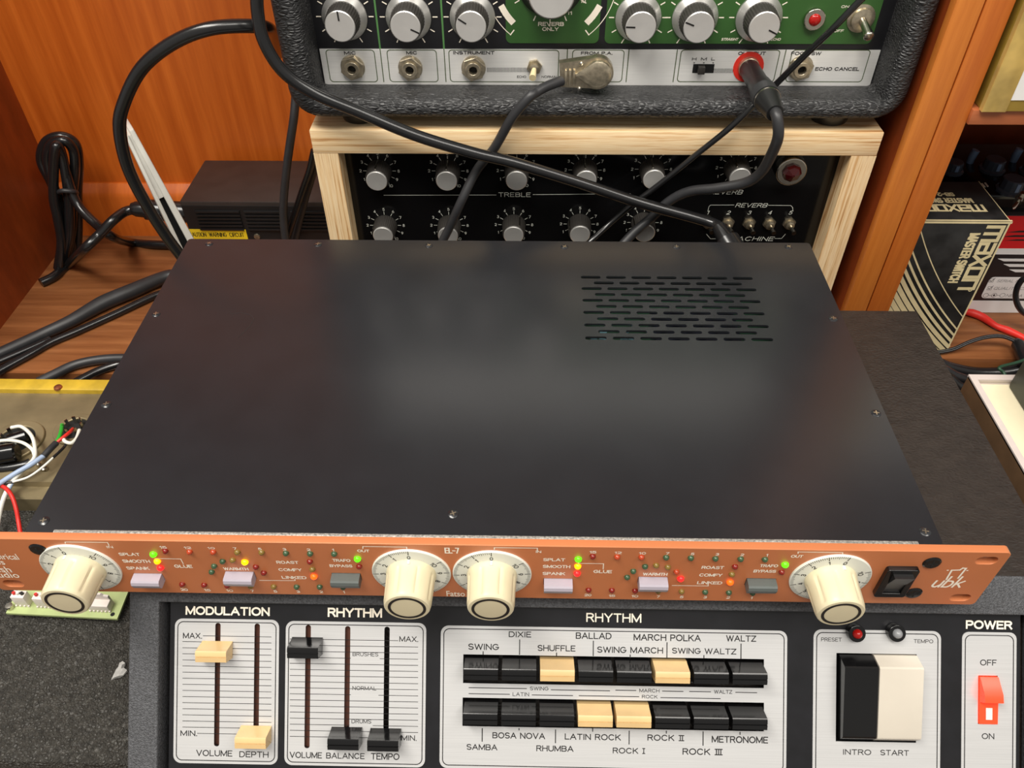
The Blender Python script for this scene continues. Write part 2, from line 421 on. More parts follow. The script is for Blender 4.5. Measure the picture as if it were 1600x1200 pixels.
    def line(s, F, pxs, w, n=0.0, raw=False, th=0.00006, close=False):
        P = list(pxs) if raw else [F.uv(x, y, n) for x, y in pxs]
        if close: P = P+[P[0]]
        for (a, b), (c, d) in zip(P, P[1:]):
            L = math.hypot(c-a, d-b)
            if L < 1e-6: continue
            tx_, ty_ = (c-a)/L*w/2, (d-b)/L*w/2
            nx, ny = -ty_, tx_
            q = [(a-tx_+nx, b-ty_+ny), (a-tx_-nx, b-ty_-ny), (c+tx_-nx, d+ty_-ny), (c+tx_+nx, d+ty_+ny)]
            s.lc = (s.lc+1) % 16
            s.face([F.pt(u, v, n+th+s.lc*2.5e-6) for u, v in q])
        return s
    def build(s, name, mats, parent=None, smooth=32.0):
        me = bpy.data.meshes.new(name)
        bmesh.ops.recalc_face_normals(s.bm, faces=[f for f in s.bm.faces])
        root = parent
        while root is not None and root.parent is not None: root = root.parent
        off = V3(root.location) if root is not None else None
        if root is None:
            # origin at the base centre of the thing
            vs = [v.co for v in s.bm.verts]
            off = V3(((min(v.x for v in vs)+max(v.x for v in vs))/2, (min(v.y for v in vs)+max(v.y for v in vs))/2, min(v.z for v in vs)))
        bmesh.ops.translate(s.bm, verts=s.bm.verts, vec=-off)
        s.bm.to_mesh(me); s.bm.free()
        for m in (mats if isinstance(mats, (list, tuple)) else [mats]): me.materials.append(MT[m])
        for p in me.polygons: p.use_smooth = True
        me.set_sharp_from_angle(angle=math.radians(smooth))
        o = bpy.data.objects.new(name, me); COL.objects.link(o)
        if parent is None: o.location = off
        else: o.parent = parent
        return o
WF = Frame((0, 0, 0), (1, 0, 0), (0, 1, 0))

def tag(o, label, cat, group=None):
    o['label'] = label; o['category'] = cat
    if group: o['group'] = group
    return o
def thing(name, label, cat, loc, group=None):
    o = bpy.data.objects.new(name, None); COL.objects.link(o); o.location = loc; o.empty_display_size = 0.02
    return tag(o, label, cat, group)
def struct(o):
    o['kind'] = 'structure'; return o
def rrect(u0, u1, v0, v1, r, k=5):
    P = []
    for cx_, cy_, a0 in ((u1-r, v1-r, 0), (u0+r, v1-r, 90), (u0+r, v0+r, 180), (u1-r, v0+r, 270)):
        for i in range(k+1):
            a = math.radians(a0+90*i/k); P.append((cx_+r*math.cos(a), cy_+r*math.sin(a)))
    return P
def rect(u0, u1, v0, v1): return [(u0, v0), (u1, v0), (u1, v1), (u0, v1)]
def circ(u, v, r, k=24): return [(u+r*math.cos(2*PI*i/k), v+r*math.sin(2*PI*i/k)) for i in range(k)]

# ================================================================== the cabinet
ZS = -0.150; ZD = -0.190
m = MB(); m.box3(-0.47, 0.3085, 0.268, 0.505, ZS-0.022, ZS); struct(m.build('floor', 'shelf'))
m = MB(); m.box3(0.3085, 0.80, 0.298, 0.505, ZS-0.022, ZS, 0.001); struct(m.build('floor_right', 'shelf'))
m = MB(); m.box3(-0.70, 0.95, -0.45, 0.62, ZD-0.03, ZD); struct(m.build('floor_front', 'brown'))
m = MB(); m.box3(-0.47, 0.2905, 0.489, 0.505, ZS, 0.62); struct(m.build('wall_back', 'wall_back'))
m = MB(); m.box3(0.2905, 0.80, 0.489, 0.505, ZS, 0.62); struct(m.build('wall_back_right', 'wall_side'))  # darker veneer chosen here to paint in the shade under the upper shelf
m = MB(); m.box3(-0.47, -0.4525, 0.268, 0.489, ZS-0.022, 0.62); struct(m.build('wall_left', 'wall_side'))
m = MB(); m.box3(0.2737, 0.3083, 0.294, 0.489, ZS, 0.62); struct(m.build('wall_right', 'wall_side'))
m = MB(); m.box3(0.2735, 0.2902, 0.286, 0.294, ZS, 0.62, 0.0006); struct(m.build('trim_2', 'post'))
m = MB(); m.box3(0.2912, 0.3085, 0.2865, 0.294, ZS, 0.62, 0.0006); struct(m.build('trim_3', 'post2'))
m = MB(); m.extr(Frame((0, 0.489, ZS), (1, 0, 0), (0, 0, 1)), [(0, 0), (0, 0.012), (0.044, 0.012), (0.049, 0.009), (0.055, 0.002), (0.055, 0)], -0.4525, 0.2735)
struct(m.build('baseboard_back', 'wall_back'))
m = MB(); m.box3(0.3085, 0.80, 0.284, 0.489, 0.067, 0.077, 0.0005); struct(m.build('trim_1', 'shelf2'))

m = MB(); m.box3(-0.47, 0.80, 0.270, 0.505, 0.62, 0.645); struct(m.build('unseen_shade_roof', 'wall_side'))  # roof board added out of view to shade the upper back wall

# ================================================================== rack compressor (orange front)
rack = thing('rack_compressor', 'black one-space rack unit with orange front panel lying across the rhythm machine', 'audio unit', (0, 0.12, -0.046))
ZP = 0.00076; YF = -0.0041
FP = Frame((0.0003, YF, ZP), (1, 0, 0), (0, 0, 1))
FL = Frame((0, 0, 0), (1, 0, 0), (0, 1, 0))
slots = []
for r in range(11):
    yy = 0.2048 + (0.1441-0.2048)*r/10
    n = 7 if r % 2 == 0 else 6
    for k in range(n):
        xx = 0.0621 + 0.01632*(k + (0 if n == 7 else 0.5))
        slots.append(rrect(xx-0.0064, xx+0.0064, yy-0.0014, yy+0.0014, 0.0013, 3))
m = MB(); m.plate(FL, rrect(-0.213, 0.213, 0.0006, 0.246, 0.002), slots, -0.0014, 0)
lid = m.build('lid', 'lid', rack)
m = MB()
m.line(FL, [(360, 491), (376, 488), (392, 492), (397, 499), (390, 510), (380, 520), (371, 528)], 0.00016)
m.build('scratch_mark', 'knurl', lid)
m = MB()
m.box3(-0.2125, -0.2110, 0.0006, 0.2455, -0.0435, -0.0014); m.box3(0.2110, 0.2125, 0.0006, 0.2455, -0.0435, -0.0014)
m.box3(-0.2110, 0.2110, 0.2440, 0.2455, -0.0435, -0.0014); m.box3(-0.2110, 0.2110, 0.0006, 0.2440, -0.0450, -0.0435)
m.build('chassis', 'chassis', rack)
m = MB(); m.mi = 0; m.box3(0.05, 0.20, 0.06, 0.235, -0.018, -0.016)
m.mi = 1; m.box3(0.098, 0.150, 0.138, 0.178, -0.016, -0.0045, 0.001)
m.mi = 2
for x_, y_ in ((0.064, 0.146), (0.069, 0.147), (0.078, 0.146), (0.083, 0.151), (0.066, 0.158), (0.079, 0.156), (0.060, 0.153)):
    m.box3(x_, x_+0.004, y_, y_+0.003, -0.016, -0.005)
m.build('circuit_board', ['gboard', 'navy', 'cyan'], rack)
m = MB(); m.box3(-0.199, 0.2015, -0.0001, 0.0018, -0.004, 0.0008, 0.0003); m.build('front_lip', 'raw_edge', rack)
for x_, y_ in ((-.1970, .2400), (-.1221, .2400), (-.0462, .2395), (.0461, .2390), (.1220, .2400), (.1977, .2409), (.2070, .1642), (.2081, .0842), (.2070, .0076), (-.0130, .0143), (-.2065, .0070), (-.2072, .0847), (-.2070, .1630)):
    m = MB(); F = Frame((x_, y_, 0), (math.cos(x_*90), math.sin(x_*90), 0), (-math.sin(x_*90), math.cos(x_*90), 0))
    m.mi = 0; m.lathe(F, 0, 0, [(0.0027, -0.0002), (0.0026, 0.0002), (0.0019, 0.0006), (0.0004, 0.0007)], 18)
    m.mi = 1; m.box(F, -0.0015, 0.0015, -0.00028, 0.00028, 0.0005, 0.00078); m.box(F, -0.00028, 0.00028, -0.0015, 0.0015, 0.0005, 0.00079)
    m.build('lid_screw', ['lid', 'nickel'], rack)
# front panel with rack slots and cut-outs
holes = [rrect(s*0.2325-0.0052, s*0.2325+0.0052, v-0.0032, v+0.0032, 0.0031) for s in (-1, 1) for v in (-0.0062, -0.0378)]
BT = [(202.6, 258, 895, 'lav'), (346, 401.6, 892, 'lav'), (512.4, 568, 894.6, 'gbtn'), (846, 898.4, 903, 'lav'), (993, 1048, 900.5, 'lav'), (1160.6, 1219.4, 902.8, 'gbtn')]
btn = []
for a, b, yt, c in BT:
    u0, v = FP.uv(a, yt+1); w = 0.0136
    uc = FP.uv((a+b)/2, yt+10, 0.002)[0]
    btn.append((uc, v, c)); holes.append(rrect(uc-0.0072, uc+0.0072, v-0.0062, v+0.0004, 0.0004, 2))
m = MB(); m.plate(FP, rrect(-0.2413, 0.2413, -0.0437, 0, 0.0022), holes, -0.0041, 0, 0.0003)
panel = m.build('front_panel', 'orange', rack)
for uc, v, c in btn:
    m = MB(); F = FP
    m.extr(F, [(v, -0.004), (v, 0.0042), (v-0.0006, 0.0050), (v-0.0022, 0.0056), (v-0.0044, 0.0050), (v-0.0058, 0.0044), (v-0.0058, -0.004)], uc-0.0068, uc+0.0068)
    m.build('push_button', c, rack)
# printed lettering
m = MB(); B = 0.028
def T(s, x0, x1, yb, yt, b=B): m.tx(FP, s, x0, x1, yb, yt, 0, b)
for s, x0, x1, yb, yt in (
    ('SPLAT', 187, 219.6, 868, 863.4), ('SMOOTH', 193, 235.6, 878.8, 874), ('SPANK', 199, 234.4, 889.6, 885), ('GLUE', 273.6, 301.6, 886.8, 882), ('IN', 167.6, 177.6, 856.2, 852.6),
    ('15', 250.5, 261.4, 857, 853), ('12', 288.4, 299.4, 857.6, 853.8), ('20', 283.5, 294.4, 922.8, 919),
    ('10', 325, 336.4, 857.8, 854.6), ('7', 365, 370.6, 858.8, 855), ('5', 404, 409.4, 859.4, 855.6), ('3', 442, 448, 860, 856.2), ('2', 480, 485.6, 860.6, 856.8), ('1', 519.6, 522.4, 861.2, 857.2),
    ('WARMTH', 350, 389, 890.4, 886.2), ('ROAST', 432.6, 467, 880.4, 876), ('COMFY', 436, 472, 892, 887.6), ('LINKED', 441, 479.4, 904, 899.6), ('TRAFO', 520, 548, 877.4, 873), ('BYPASS', 515.6, 551, 885.8, 881.6), ('OUT', 558.6, 577.6, 862.4, 858.4),
    ('15', 320, 330, 923.6, 920), ('10', 354.6, 365, 924.4, 920.8), ('7', 392.6, 397.6, 925, 921.2), ('5', 428.4, 433.8, 925.6, 921.8), ('3', 464, 469.4, 926, 922.2), ('2', 500, 505.4, 926.4, 922.6), ('1', 536.8, 539.4, 927, 923),
    ('IN', 837, 845.6, 863.6, 860), ('SPLAT', 848.6, 883, 876.4, 871.8), ('SMOOTH', 848, 891, 887, 882.4), ('SPANK', 847.6, 883, 898, 893.4), ('GLUE', 927, 956, 895, 890.2),
    ('15', 921, 931.6, 864.4, 860.6), ('12', 960, 971, 865.2, 861.6), ('10', 998, 1009, 866, 862.4), ('7', 1040, 1045.4, 866.4, 862.6), ('5', 1079, 1084.4, 867.2, 863.4), ('3', 1117.4, 1123, 867.8, 864), ('2', 1156.4, 1162, 868.6, 864.8), ('1', 1196.4, 1199.2, 869.2, 865.2),
    ('WARMTH', 1004, 1042.6, 898.8, 894.4), ('ROAST', 1095.6, 1130.6, 888.6, 884), ('COMFY', 1092, 1128, 900.4, 895.8), ('LINKED', 1088.6, 1128, 912.4, 907.8), ('TRAFO', 1186.6, 1215, 885.8, 881.4), ('BYPASS', 1176.6, 1212, 894.2, 889.8), ('OUT', 1235, 1254, 871, 866.8),
    ('20', 913, 924, 931.4, 927.6), ('15', 951, 961, 932.4, 928.8), ('10', 986.4, 997, 933, 929.4), ('7', 1025.6, 1030.6, 933.8, 930), ('5', 1062, 1067.4, 934.4, 930.6), ('3', 1098.4, 1104, 934.8, 931), ('2', 1134.4, 1140, 935.4, 931.4), ('1', 1172.2, 1175, 936, 932)):
    T(s, x0, x1, yb, yt)
for s, x0, x1, yb, yt, b in (('Empirical', -22, 30.4, 873.4, 864.6, .01), ('Labs', -20, 9, 881.6, 873.6, .01), ('Lush', -16, 19.4, 893.4, 884.4, .01), ('Audio', -14.6, 31.6, 901.8, 893.4, .01), ('EL-7', 695, 718, 864.4, 855.4, .012), ('Fatso', 698, 726.6, 931.2, 923, .012)):
    T(s, x0, x1, yb, yt, b)
m.tx(FP, 'ubk', 1455, 1503, 917.4, 899.6, 0, -0.006, 0.16)
m.line(FP, [(1478.6, 905), (1487, 890.8), (1499.6, 890.4), (1504.4, 887.4), (1509.4, 887.8), (1497, 903)], 0.0009)
m.line(FP, [(1480.4, 891), (1481.2, 891)], 0.0007); m.line(FP, [(1511, 891.2), (1511.8, 891.2)], 0.0007)
for L in ([(102, 848.6), (102, 846.6), (168, 847.4), (170.4, 852)], [(243, 872.4), (282.4, 873.2), (286.4, 880.6)], [(406, 906.6), (461, 907), (461, 904.6)], [(567, 856.8), (567, 853.6), (635.5, 854.6), (635.5, 857)],
          [(772.4, 858), (772.4, 855.4), (839.6, 856.2), (839.6, 860)], [(903.6, 878), (903.6, 880), (943, 880.6), (942.4, 889)], [(1050.4, 914.6), (1106.4, 915.4), (1106.4, 913)], [(1247, 864.6), (1247, 862.2), (1316.6, 863.2), (1316.6, 865)]):
    m.line(FP, L, 0.00045)
m.build('printed_lettering', 'white_ink', panel)
# indicator lights
LED = []
def leds(mt, *ps):
    for p in ps: LED.append((p[0], p[1], mt))
leds('glow_green', (239.4, 866.8), (558.4, 874), (903.6, 874.6), (1227, 883)); leds('glow_amber', (245.6, 877.6), (902.8, 885.6)); leds('glow_red', (250.4, 888), (901.8, 896.8), (1063.6, 905))
leds('glow_yellow', (382.4, 879)); leds('glow_orange', (490.4, 901.6), (1141, 910.6))
leds('off_red', (258, 861.6), (284.6, 913.6), (318.8, 914.6), (355, 915.6), (399.6, 886.4), (412, 895.6), (484, 878), (561, 885.6), (926, 870), (919.6, 922.4), (956, 923), (992.4, 923.6), (1148.6, 886), (1221.6, 894.4))
leds('off_rust', (296, 863), (333, 863.4), (964.4, 871), (1002.4, 871.4), (1057, 894.4))
leds('off_olive', (370.6, 863.4), (408.6, 863.6), (363.4, 875.6), (488, 890), (391.6, 916.4), (427.4, 917), (1043.6, 886.6), (1025.4, 884), (1143.6, 898), (1028.6, 924.4), (1065, 924.6))
leds('off_green', (446.6, 865), (484.4, 865.6), (522, 866), (330.6, 894), (334.4, 885), (347.6, 877.6), (463.4, 917.4), (499.4, 917.4), (536, 918), (1041, 871.6), (1079.6, 872.4), (1118, 873.4), (1157.4, 874), (1195.4, 874.6), (980, 902.4), (989.6, 893), (1008, 885.6), (1102, 925.6), (1139, 926.4), (1176, 927))
for px, py, mt in LED:
    m = MB(); lit = mt.startswith('glow'); r = 0.00165 if lit else 0.00145
    u, v = FP.uv(px, py, 0.0006)
    m.lathe(FP, u, v, [(r, -0.001), (r, 0.0006), (r*0.85, 0.0012), (r*0.5, 0.0017), (r*0.12, 0.0019)], 14)
    o = m.build('indicator_light', mt, rack, 60)
    if lit: o['label'] = 'lit %s indicator light' % mt[5:]
# dials and knobs
def dial(u, v, rot, dl):
    d = MB(); d.mi = 0; d.lathe(FP, u, v, [(0.0188, 0), (0.0188, 0.0008), (0.0184, 0.0011)], 56)
    D = d.build('dial_plate', 'dial', rack)
    q = MB()
    for i in range(101):
        a = PI/2 + rot + math.radians(i*3.05)
        big = i % 10 == 0; mid = i % 5 == 0
        r0, r1 = (0.0158, 0.0182) if big else ((0.0165, 0.0182) if mid else (0.0170, 0.0182))
        q.line(FP, [(u+r0*math.cos(a), v+r0*math.sin(a)), (u+r1*math.cos(a), v+r1*math.sin(a))], 0.00042 if big else 0.00022, 0.0011, True)
    for k in range(11):
        a = PI/2 + rot + math.radians(k*30.5)
        c, s_ = math.cos(a), math.sin(a); w = 0.0016 if k < 10 else 0.0034; h = 0.0025; rr = 0.0136
        ex = (s_, -c)
        cx_, cy_ = u+rr*c, v+rr*s_
        p0 = (cx_-ex[0]*w/2-c*h/2, cy_-ex[1]*w/2-s_*h/2); p1 = (cx_+ex[0]*w/2-c*h/2, cy_+ex[1]*w/2-s_*h/2)
        if k == 1: p0 = (p0[0]+ex[0]*w*.25, p0[1]+ex[1]*w*.25); p1 = (p1[0]-ex[0]*w*.25, p1[1]-ex[1]*w*.25)
        q.stroke(FP, str(k), p0, p1, h, 0.0011, 0.15)
    q.build('dial_scale', 'black_ink', D)
    k = MB()
    def fl(a, n):
        if n < 0.004 or n > 0.0172: return 1.0
        x_ = ((a - rot)*8/(2*PI)) % 1.0
        return 1.0 - 0.055*max(0.0, 1-abs(x_-0.5)/0.13)
    prof = [(0.0119, 0.0011), (0.0119, 0.0024), (0.0117, 0.0034), (0.0116, 0.0042), (0.0114, 0.009), (0.0111, 0.0168), (0.0109, 0.0176), (0.0107, 0.0186), (0.0102, 0.0192), (0.0092, 0.0193)]
    k.lathe(FP, u, v, prof, 96, fl)
    kb = k.build('control_knob', 'cream', rack, 24)
    p = MB(); a = PI/2+rot
    F2 = Frame(FP.pt(u, v), FP.X*math.cos(a)+FP.U*math.sin(a), -FP.X*math.sin(a)+FP.U*math.cos(a))
    p.prism(F2, [(0.0110, -0.0008), (0.0124, -0.0005), (0.0124, 0.0005), (0.0110, 0.0008)], 0.0014, 0.0036)
    p.build('pointer', 'dial', kb)
    c = MB(); c.mi = 0
    outer = circ(u, v, 0.0088, 48); inner = circ(u, v, 0.0075, 48)
    c.plate(FP, outer, [inner], 0.0190, 0.01945)
    c.build('cap_ring', 'black_ink', kb)
dial(-0.1923, -0.0222, math.radians(12), 0); dial(-0.0330, -0.0222, 0, 0); dial(0.0055, -0.0222, 0, 0); dial(0.1652, -0.0215, math.radians(-14), 0)
for px, py in ((60, 858), (1456, 879), (1427, 926)):
    u, v = FP.uv(px, py); m = MB(); m.mi = 0
    m.lathe(FP, u, v, [(0.0042, -0.0005), (0.0042, 0.0003), (0.0034, 0.0009), (0.0008, 0.0010)], 22)
    m.mi = 1; m.box(FP, u-0.0022, u+0.0022, v-0.0004, v+0.0004, 0.0008, 0.00105); m.box(FP, u-0.0004, u+0.0004, v-0.0022, v+0.0022, 0.0008, 0.00106)
    m.build('panel_screw', ['gloss', 'dark'], rack)
# power rocker
u0, v1 = FP.uv(1388, 885); u1, _ = FP.uv(1434, 886); v0 = FP.uv(1415, 926)[1]
m = MB(); m.plate(FP, rrect(u0-0.0004, u1, v0, v1, 0.001), [rrect(u0+0.0022, u1-0.0022, v0+0.0024, v1-0.0024, 0.0005)], -0.002, 0.0026, 0.0004)
sw = m.build('power_switch', 'gloss', rack)
m = MB(); m.extr(FP, [(v0+0.0024, -0.002), (v0+0.0024, 0.0012), ((v0+v1)/2-0.001, 0.0022), (v1-0.0024, 0.0052), (v1-0.0024, -0.002)], u0+0.0023, u1-0.0023); m.build('rocker', 'black', sw)

# ================================================================== rhythm machine
TH = math.radians(46)
NS = V3((0, -math.sin(TH), math.cos(TH))); VS = V3((0, math.cos(TH), math.sin(TH)))
FR = Frame((0, 0.013, -0.046), (1, 0, 0), VS)          # frame face of the slope
FD = Frame(V3((0, 0.013, -0.046))-NS*0.006, (1, 0, 0), VS)  # recessed panel face
drum = thing('rhythm_machine', 'old wedge-shaped rhythm machine with silver button plates under the orange-fronted rack unit', 'drum machine', (0.055, 0.07, ZD))
XL, XR = -0.1825, 0.2955
c0 = FR.pt(0, 0, -0.016); c1 = FR.pt(0, -0.135, -0.016)
m = MB(); prof = [(0.2320, -0.0475), (0.2305, -0.046), (0.0135, -0.046), (c0.y, c0.z), (c1.y, c1.z), (c1.y, ZD), (0.2320, ZD)]
m.loft([[V3((XL, y_, z_)) for y_, z_ in prof], [V3((XR, y_, z_)) for y_, z_ in prof]]); m.build('case', 'vinyl', drum)
m = MB(); m.plate(FR, rrect(XL, XR, -0.135, 0.0, 0.0012), [rect(-0.1690, 0.2840, -0.1285, -0.0177)], -0.015, 0.0, 0.0010); m.build('frame', 'crinkle', drum)
def U(px, py, n=0): return FD.uv(px, py, n)
vb = U(350, 1193)[1]
plates = {}
def plate_rect(xl, xr, yt, yb=None):
    u0, v1 = U(xl, yt); u1 = U(xr, yt)[0]; v0 = U(xl, yb)[1] if yb else vb
    return u0, u1, v0, v1
def slot_poly(px, yt, yb):
    u, v1 = U(px, yt); v0 = U(px, yb)[1]; u2 = U(px+0.0, (yt+yb)/2)[0]
    return rrect(u-0.0014, u+0.0014, v0, v1, 0.0013, 4)
S1 = [slot_poly(341, 973, 1166), slot_poly(402.3, 974, 1166)]
S2 = [slot_poly(482, 976, 1169), slot_poly(543.6, 978, 1169), slot_poly(605, 979, 1169)]
def win(xl, xr, yt, yb):
    u0, v1 = U(xl, yt); u1 = U(xr, yt)[0]; v0 = U(xl, yb)[1]; return (u0, u1, v0, v1)
W1 = win(724, 1193.6, 1022, 1067); W2 = win(723, 1193.6, 1089.5, 1134)
WS = win(1306.6, 1432, 1020, 1158); WP = win(1528, 1558.6, 1055, 1131)
allh = S1+S2+[rect(*W1), rect(*W2), rect(*WS), rect(*WP)]
m = MB(); m.plate(FD, rect(-0.1645, 0.2768, -0.1255, -0.0168), allh, -0.0015, 0); pan = m.build('panel', 'panel', drum)
m = MB(); m.mi = 0; m.box(FD, -0.160, -0.055, -0.118, -0.026, -0.0055, -0.0040); m.build('slider_track', 'slot', drum)
def silver(name, R, holes, r=0.004):
    q = MB(); q.plate(FD, rrect(*R, r, 6), holes, 0, 0.0003)
    return q.build(name, 'silver', drum)
def border(q, R, ins=0.0016, r=0.0030, w=0.00045):
    q.line(FD, rrect(R[0]+ins, R[1]-ins, R[2]+ins, R[3]-ins, r, 6), w, 0.0003, True, 0.00005, True)
N3 = 0.0003
def t(q, s, x0, x1, yb, yt, b=0.008, n=N3): q.tx(FD, s, x0, x1, yb, yt, n, b)
for s, x0, x1, yb, yt in (('MODULATION', 290, 421.4, 960.4, 947), ('RHYTHM', 512, 597, 963.8, 949.4), ('RHYTHM', 916, 1002, 971.6, 957.6), ('POWER', 1509, 1581.4, 982.4, 969)):
    q = MB(); t(q, s, x0, x1, yb, yt, 0.03 if x0 != 916 else 0.012, 0); q.build('printed_heading', 'white_ink', pan)
# modulation plate
R = plate_rect(273.8, 436.6, 966); sp1 = silver('silver_plate', R, S1); q = MB(); border(q, R)
t(q, 'MAX.', 286, 315.6, 997.4, 988.6); t(q, 'MIN.', 282, 308, 1149.6, 1141); t(q, 'VOLUME', 306.6, 363, 1181, 1171.4); t(q, 'DEPTH', 374, 419.6, 1183, 1173.6)
def lines(q, xa, xb, y0, y1, n, gaps=()):
    for i in range(n):
        yy = y0+(y1-y0)*i/(n-1)
        a = U(xa, yy); b = U(xb, yy)
        segs = [(a[0], b[0])]
        for g0, g1, j in gaps:
            if j == i:
                g0, g1 = U(g0, yy)[0], U(g1, yy)[0]
                segs = [s_ for x0, x1 in segs for s_ in ((x0, min(x1, g0)), (max(x0, g1), x1)) if s_[1] > s_[0]]
        for x0, x1 in segs:
            for s_ in ((x0, x1),):
                q.line(FD, [(s_[0], a[1]), (s_[1], a[1])], 0.00028, 0.0003, True)
lines(q, 286, 424, 992.6, 1145, 17, ((270, 318, 0), (270, 309, 16)))
q.build('printed_lettering', 'black_ink', sp1)
# rhythm slider plate
R = plate_rect(447, 666.4, 970); sp2 = silver('silver_plate', R, S2); q = MB(); border(q, R)
t(q, 'MAX.', 624, 653.4, 1002.6, 994); t(q, 'MIN.', 627, 651, 1157, 1148.6); t(q, 'VOLUME', 452.6, 503, 1184, 1174.6); t(q, 'BALANCE', 509.6, 569.6, 1185, 1175.8); t(q, 'TEMPO', 579.6, 624, 1186.6, 1176.4)
t(q, 'BRUSHES', 551, 591, 1025, 1019, 0.002); t(q, 'NORMAL', 550.6, 588, 1078, 1072, 0.002); t(q, 'DRUMS', 549.4, 580, 1130, 1123.6, 0.002)
lines(q, 453.6, 653, 998, 1150, 17, ((622, 670, 0), (548, 594, 3), (548, 592, 9), (546, 583, 14), (620, 670, 16)))
q.build('printed_lettering', 'black_ink', sp2)
# button plate
R = plate_rect(689, 1230, 977); sp3 = silver('silver_plate', R, [rect(*W1), rect(*W2)]); q = MB(); border(q, R)
for s, x0, x1, yb, yt in (('SWING', 731.6, 779.6, 1015, 1005.4), ('DIXIE', 795, 830, 995.4, 986.4), ('SHUFFLE', 840, 899, 1017, 1007.6), ('BALLAD', 899.6, 955.4, 998, 988), ('SWING MARCH', 933, 1036, 1019.6, 1010), ('MARCH POLKA', 990, 1095, 1000.6, 990.4), ('SWING WALTZ', 1050, 1150.4, 1021, 1012), ('WALTZ', 1134.6, 1181.4, 1002, 992.4),
    ('BOSA NOVA', 769.4, 851.6, 1153.4, 1144), ('LATIN ROCK', 882.4, 970, 1155.4, 1146), ('ROCK \x02', 1011.6, 1069, 1157, 1147.6), ('METRONOME', 1112, 1200, 1160, 1149.6), ('SAMBA', 729, 777, 1171.4, 1162.4), ('RHUMBA', 838, 896, 1173.6, 1164.4), ('ROCK \x01', 957.4, 1008, 1177, 1168), ('ROCK \x03', 1066.4, 1129, 1179, 1169)):
    t(q, s, x0, x1, yb, yt, 0.012)
for s, x0, x1, yb, yt in (('SWING', 828, 857, 1078.4, 1072.6), ('LATIN', 801, 826.6, 1087.4, 1081.6), ('MARCH', 999, 1030.4, 1081.6, 1076), ('ROCK', 1003, 1027.4, 1091, 1085.6), ('WALTZ', 1115.6, 1144, 1083.6, 1077.8)):
    t(q, s, x0, x1, yb, yt, 0.006)
for x0, x1, yy in ((733, 822.6, 1074), (861.4, 952.4, 1077.4), (962, 993.4, 1078), (1035, 1067, 1079.4), (1077.4, 1110, 1080), (1149.4, 1182, 1081.4), (733, 796, 1083.4), (831.6, 894.6, 1085.4), (905, 998, 1086.6), (1032.4, 1125, 1089.6)):
    a = U(x0, yy); b = U(x1, yy); q.line(FD, [a, (b[0], a[1])], 0.0004, 0.0003, True)
for xx, y0, y1 in ((755, 1018, 1022), (812, 999.6, 1022), (869.6, 1020, 1024), (927, 1001.6, 1024), (984.6, 1023, 1027), (1042, 1004, 1027), (1099.6, 1024, 1028), (1157.6, 1006, 1029), (753.6, 1138, 1157.6), (868, 1140, 1160), (926, 1138, 1142), (983, 1142, 1162), (1041, 1142, 1145), (1098.4, 1143, 1164), (1156, 1144, 1147), (811, 1138, 1140)):
    a = U(xx, y0); b = U(xx, y1); q.line(FD, [a, (a[0], b[1])], 0.0005, 0.0003, True)
q.build('printed_lettering', 'black_ink', sp3)
# tabs
def tab(name, u0, u1, v, mt, n0=-0.006, k=1.0, bite=0.0):
    g = MB()
    pr = [(v, n0), (v, 0.0008), (v-0.0006*k, 0.0020), (v-0.0016*k, 0.0060*k), (v-0.0024*k, 0.0094*k), (v-0.0034*k, 0.0098*k), (v-0.0052*k, 0.0098*k), (v-0.0053*k, 0.0092*k), (v-0.0057*k, 0.0092*k), (v-0.0058*k, 0.0098*k), (v-0.0082*k, 0.0092*k), (v-0.0088*k, 0.0004), (v-0.0088*k, n0)]
    g.extr(FD, pr, u0, u1)
    return g.build(name, mt, drum, 25)
for W, cols in ((W1, 'bbwbbwbb'), (W2, 'bbbwwbbb')):
    pitch = (W[1]-W[0])/8
    for i, c in enumerate(cols):
        u0 = W[0]+pitch*i+0.0010; o = tab('rhythm_button', u0, u0+pitch-0.0020, W[3]-0.0016 if W is W1 else W[3]-0.0019, 'gloss' if c == 'b' else 'beige', k=1.02)
        if c == 'w': o['label'] = 'beige rhythm button'
for px, yt, mt in ((340.6, 1001, 'beige'), (401, 1133, 'beige'), (481, 995, 'gloss'), (542.6, 1135, 'gloss'), (603.4, 1137, 'gloss')):
    u, v = U(px, yt); o = tab('slider_knob', u-0.0080, u+0.0080, v, mt, 0.0006, 1.0)
    if mt == 'beige': o['label'] = 'beige slider knob'
    g = MB(); g.box(FD, u-0.001, u+0.001, v-0.0075, v-0.0015, -0.007, 0.001); g.build('stem', 'black', o)
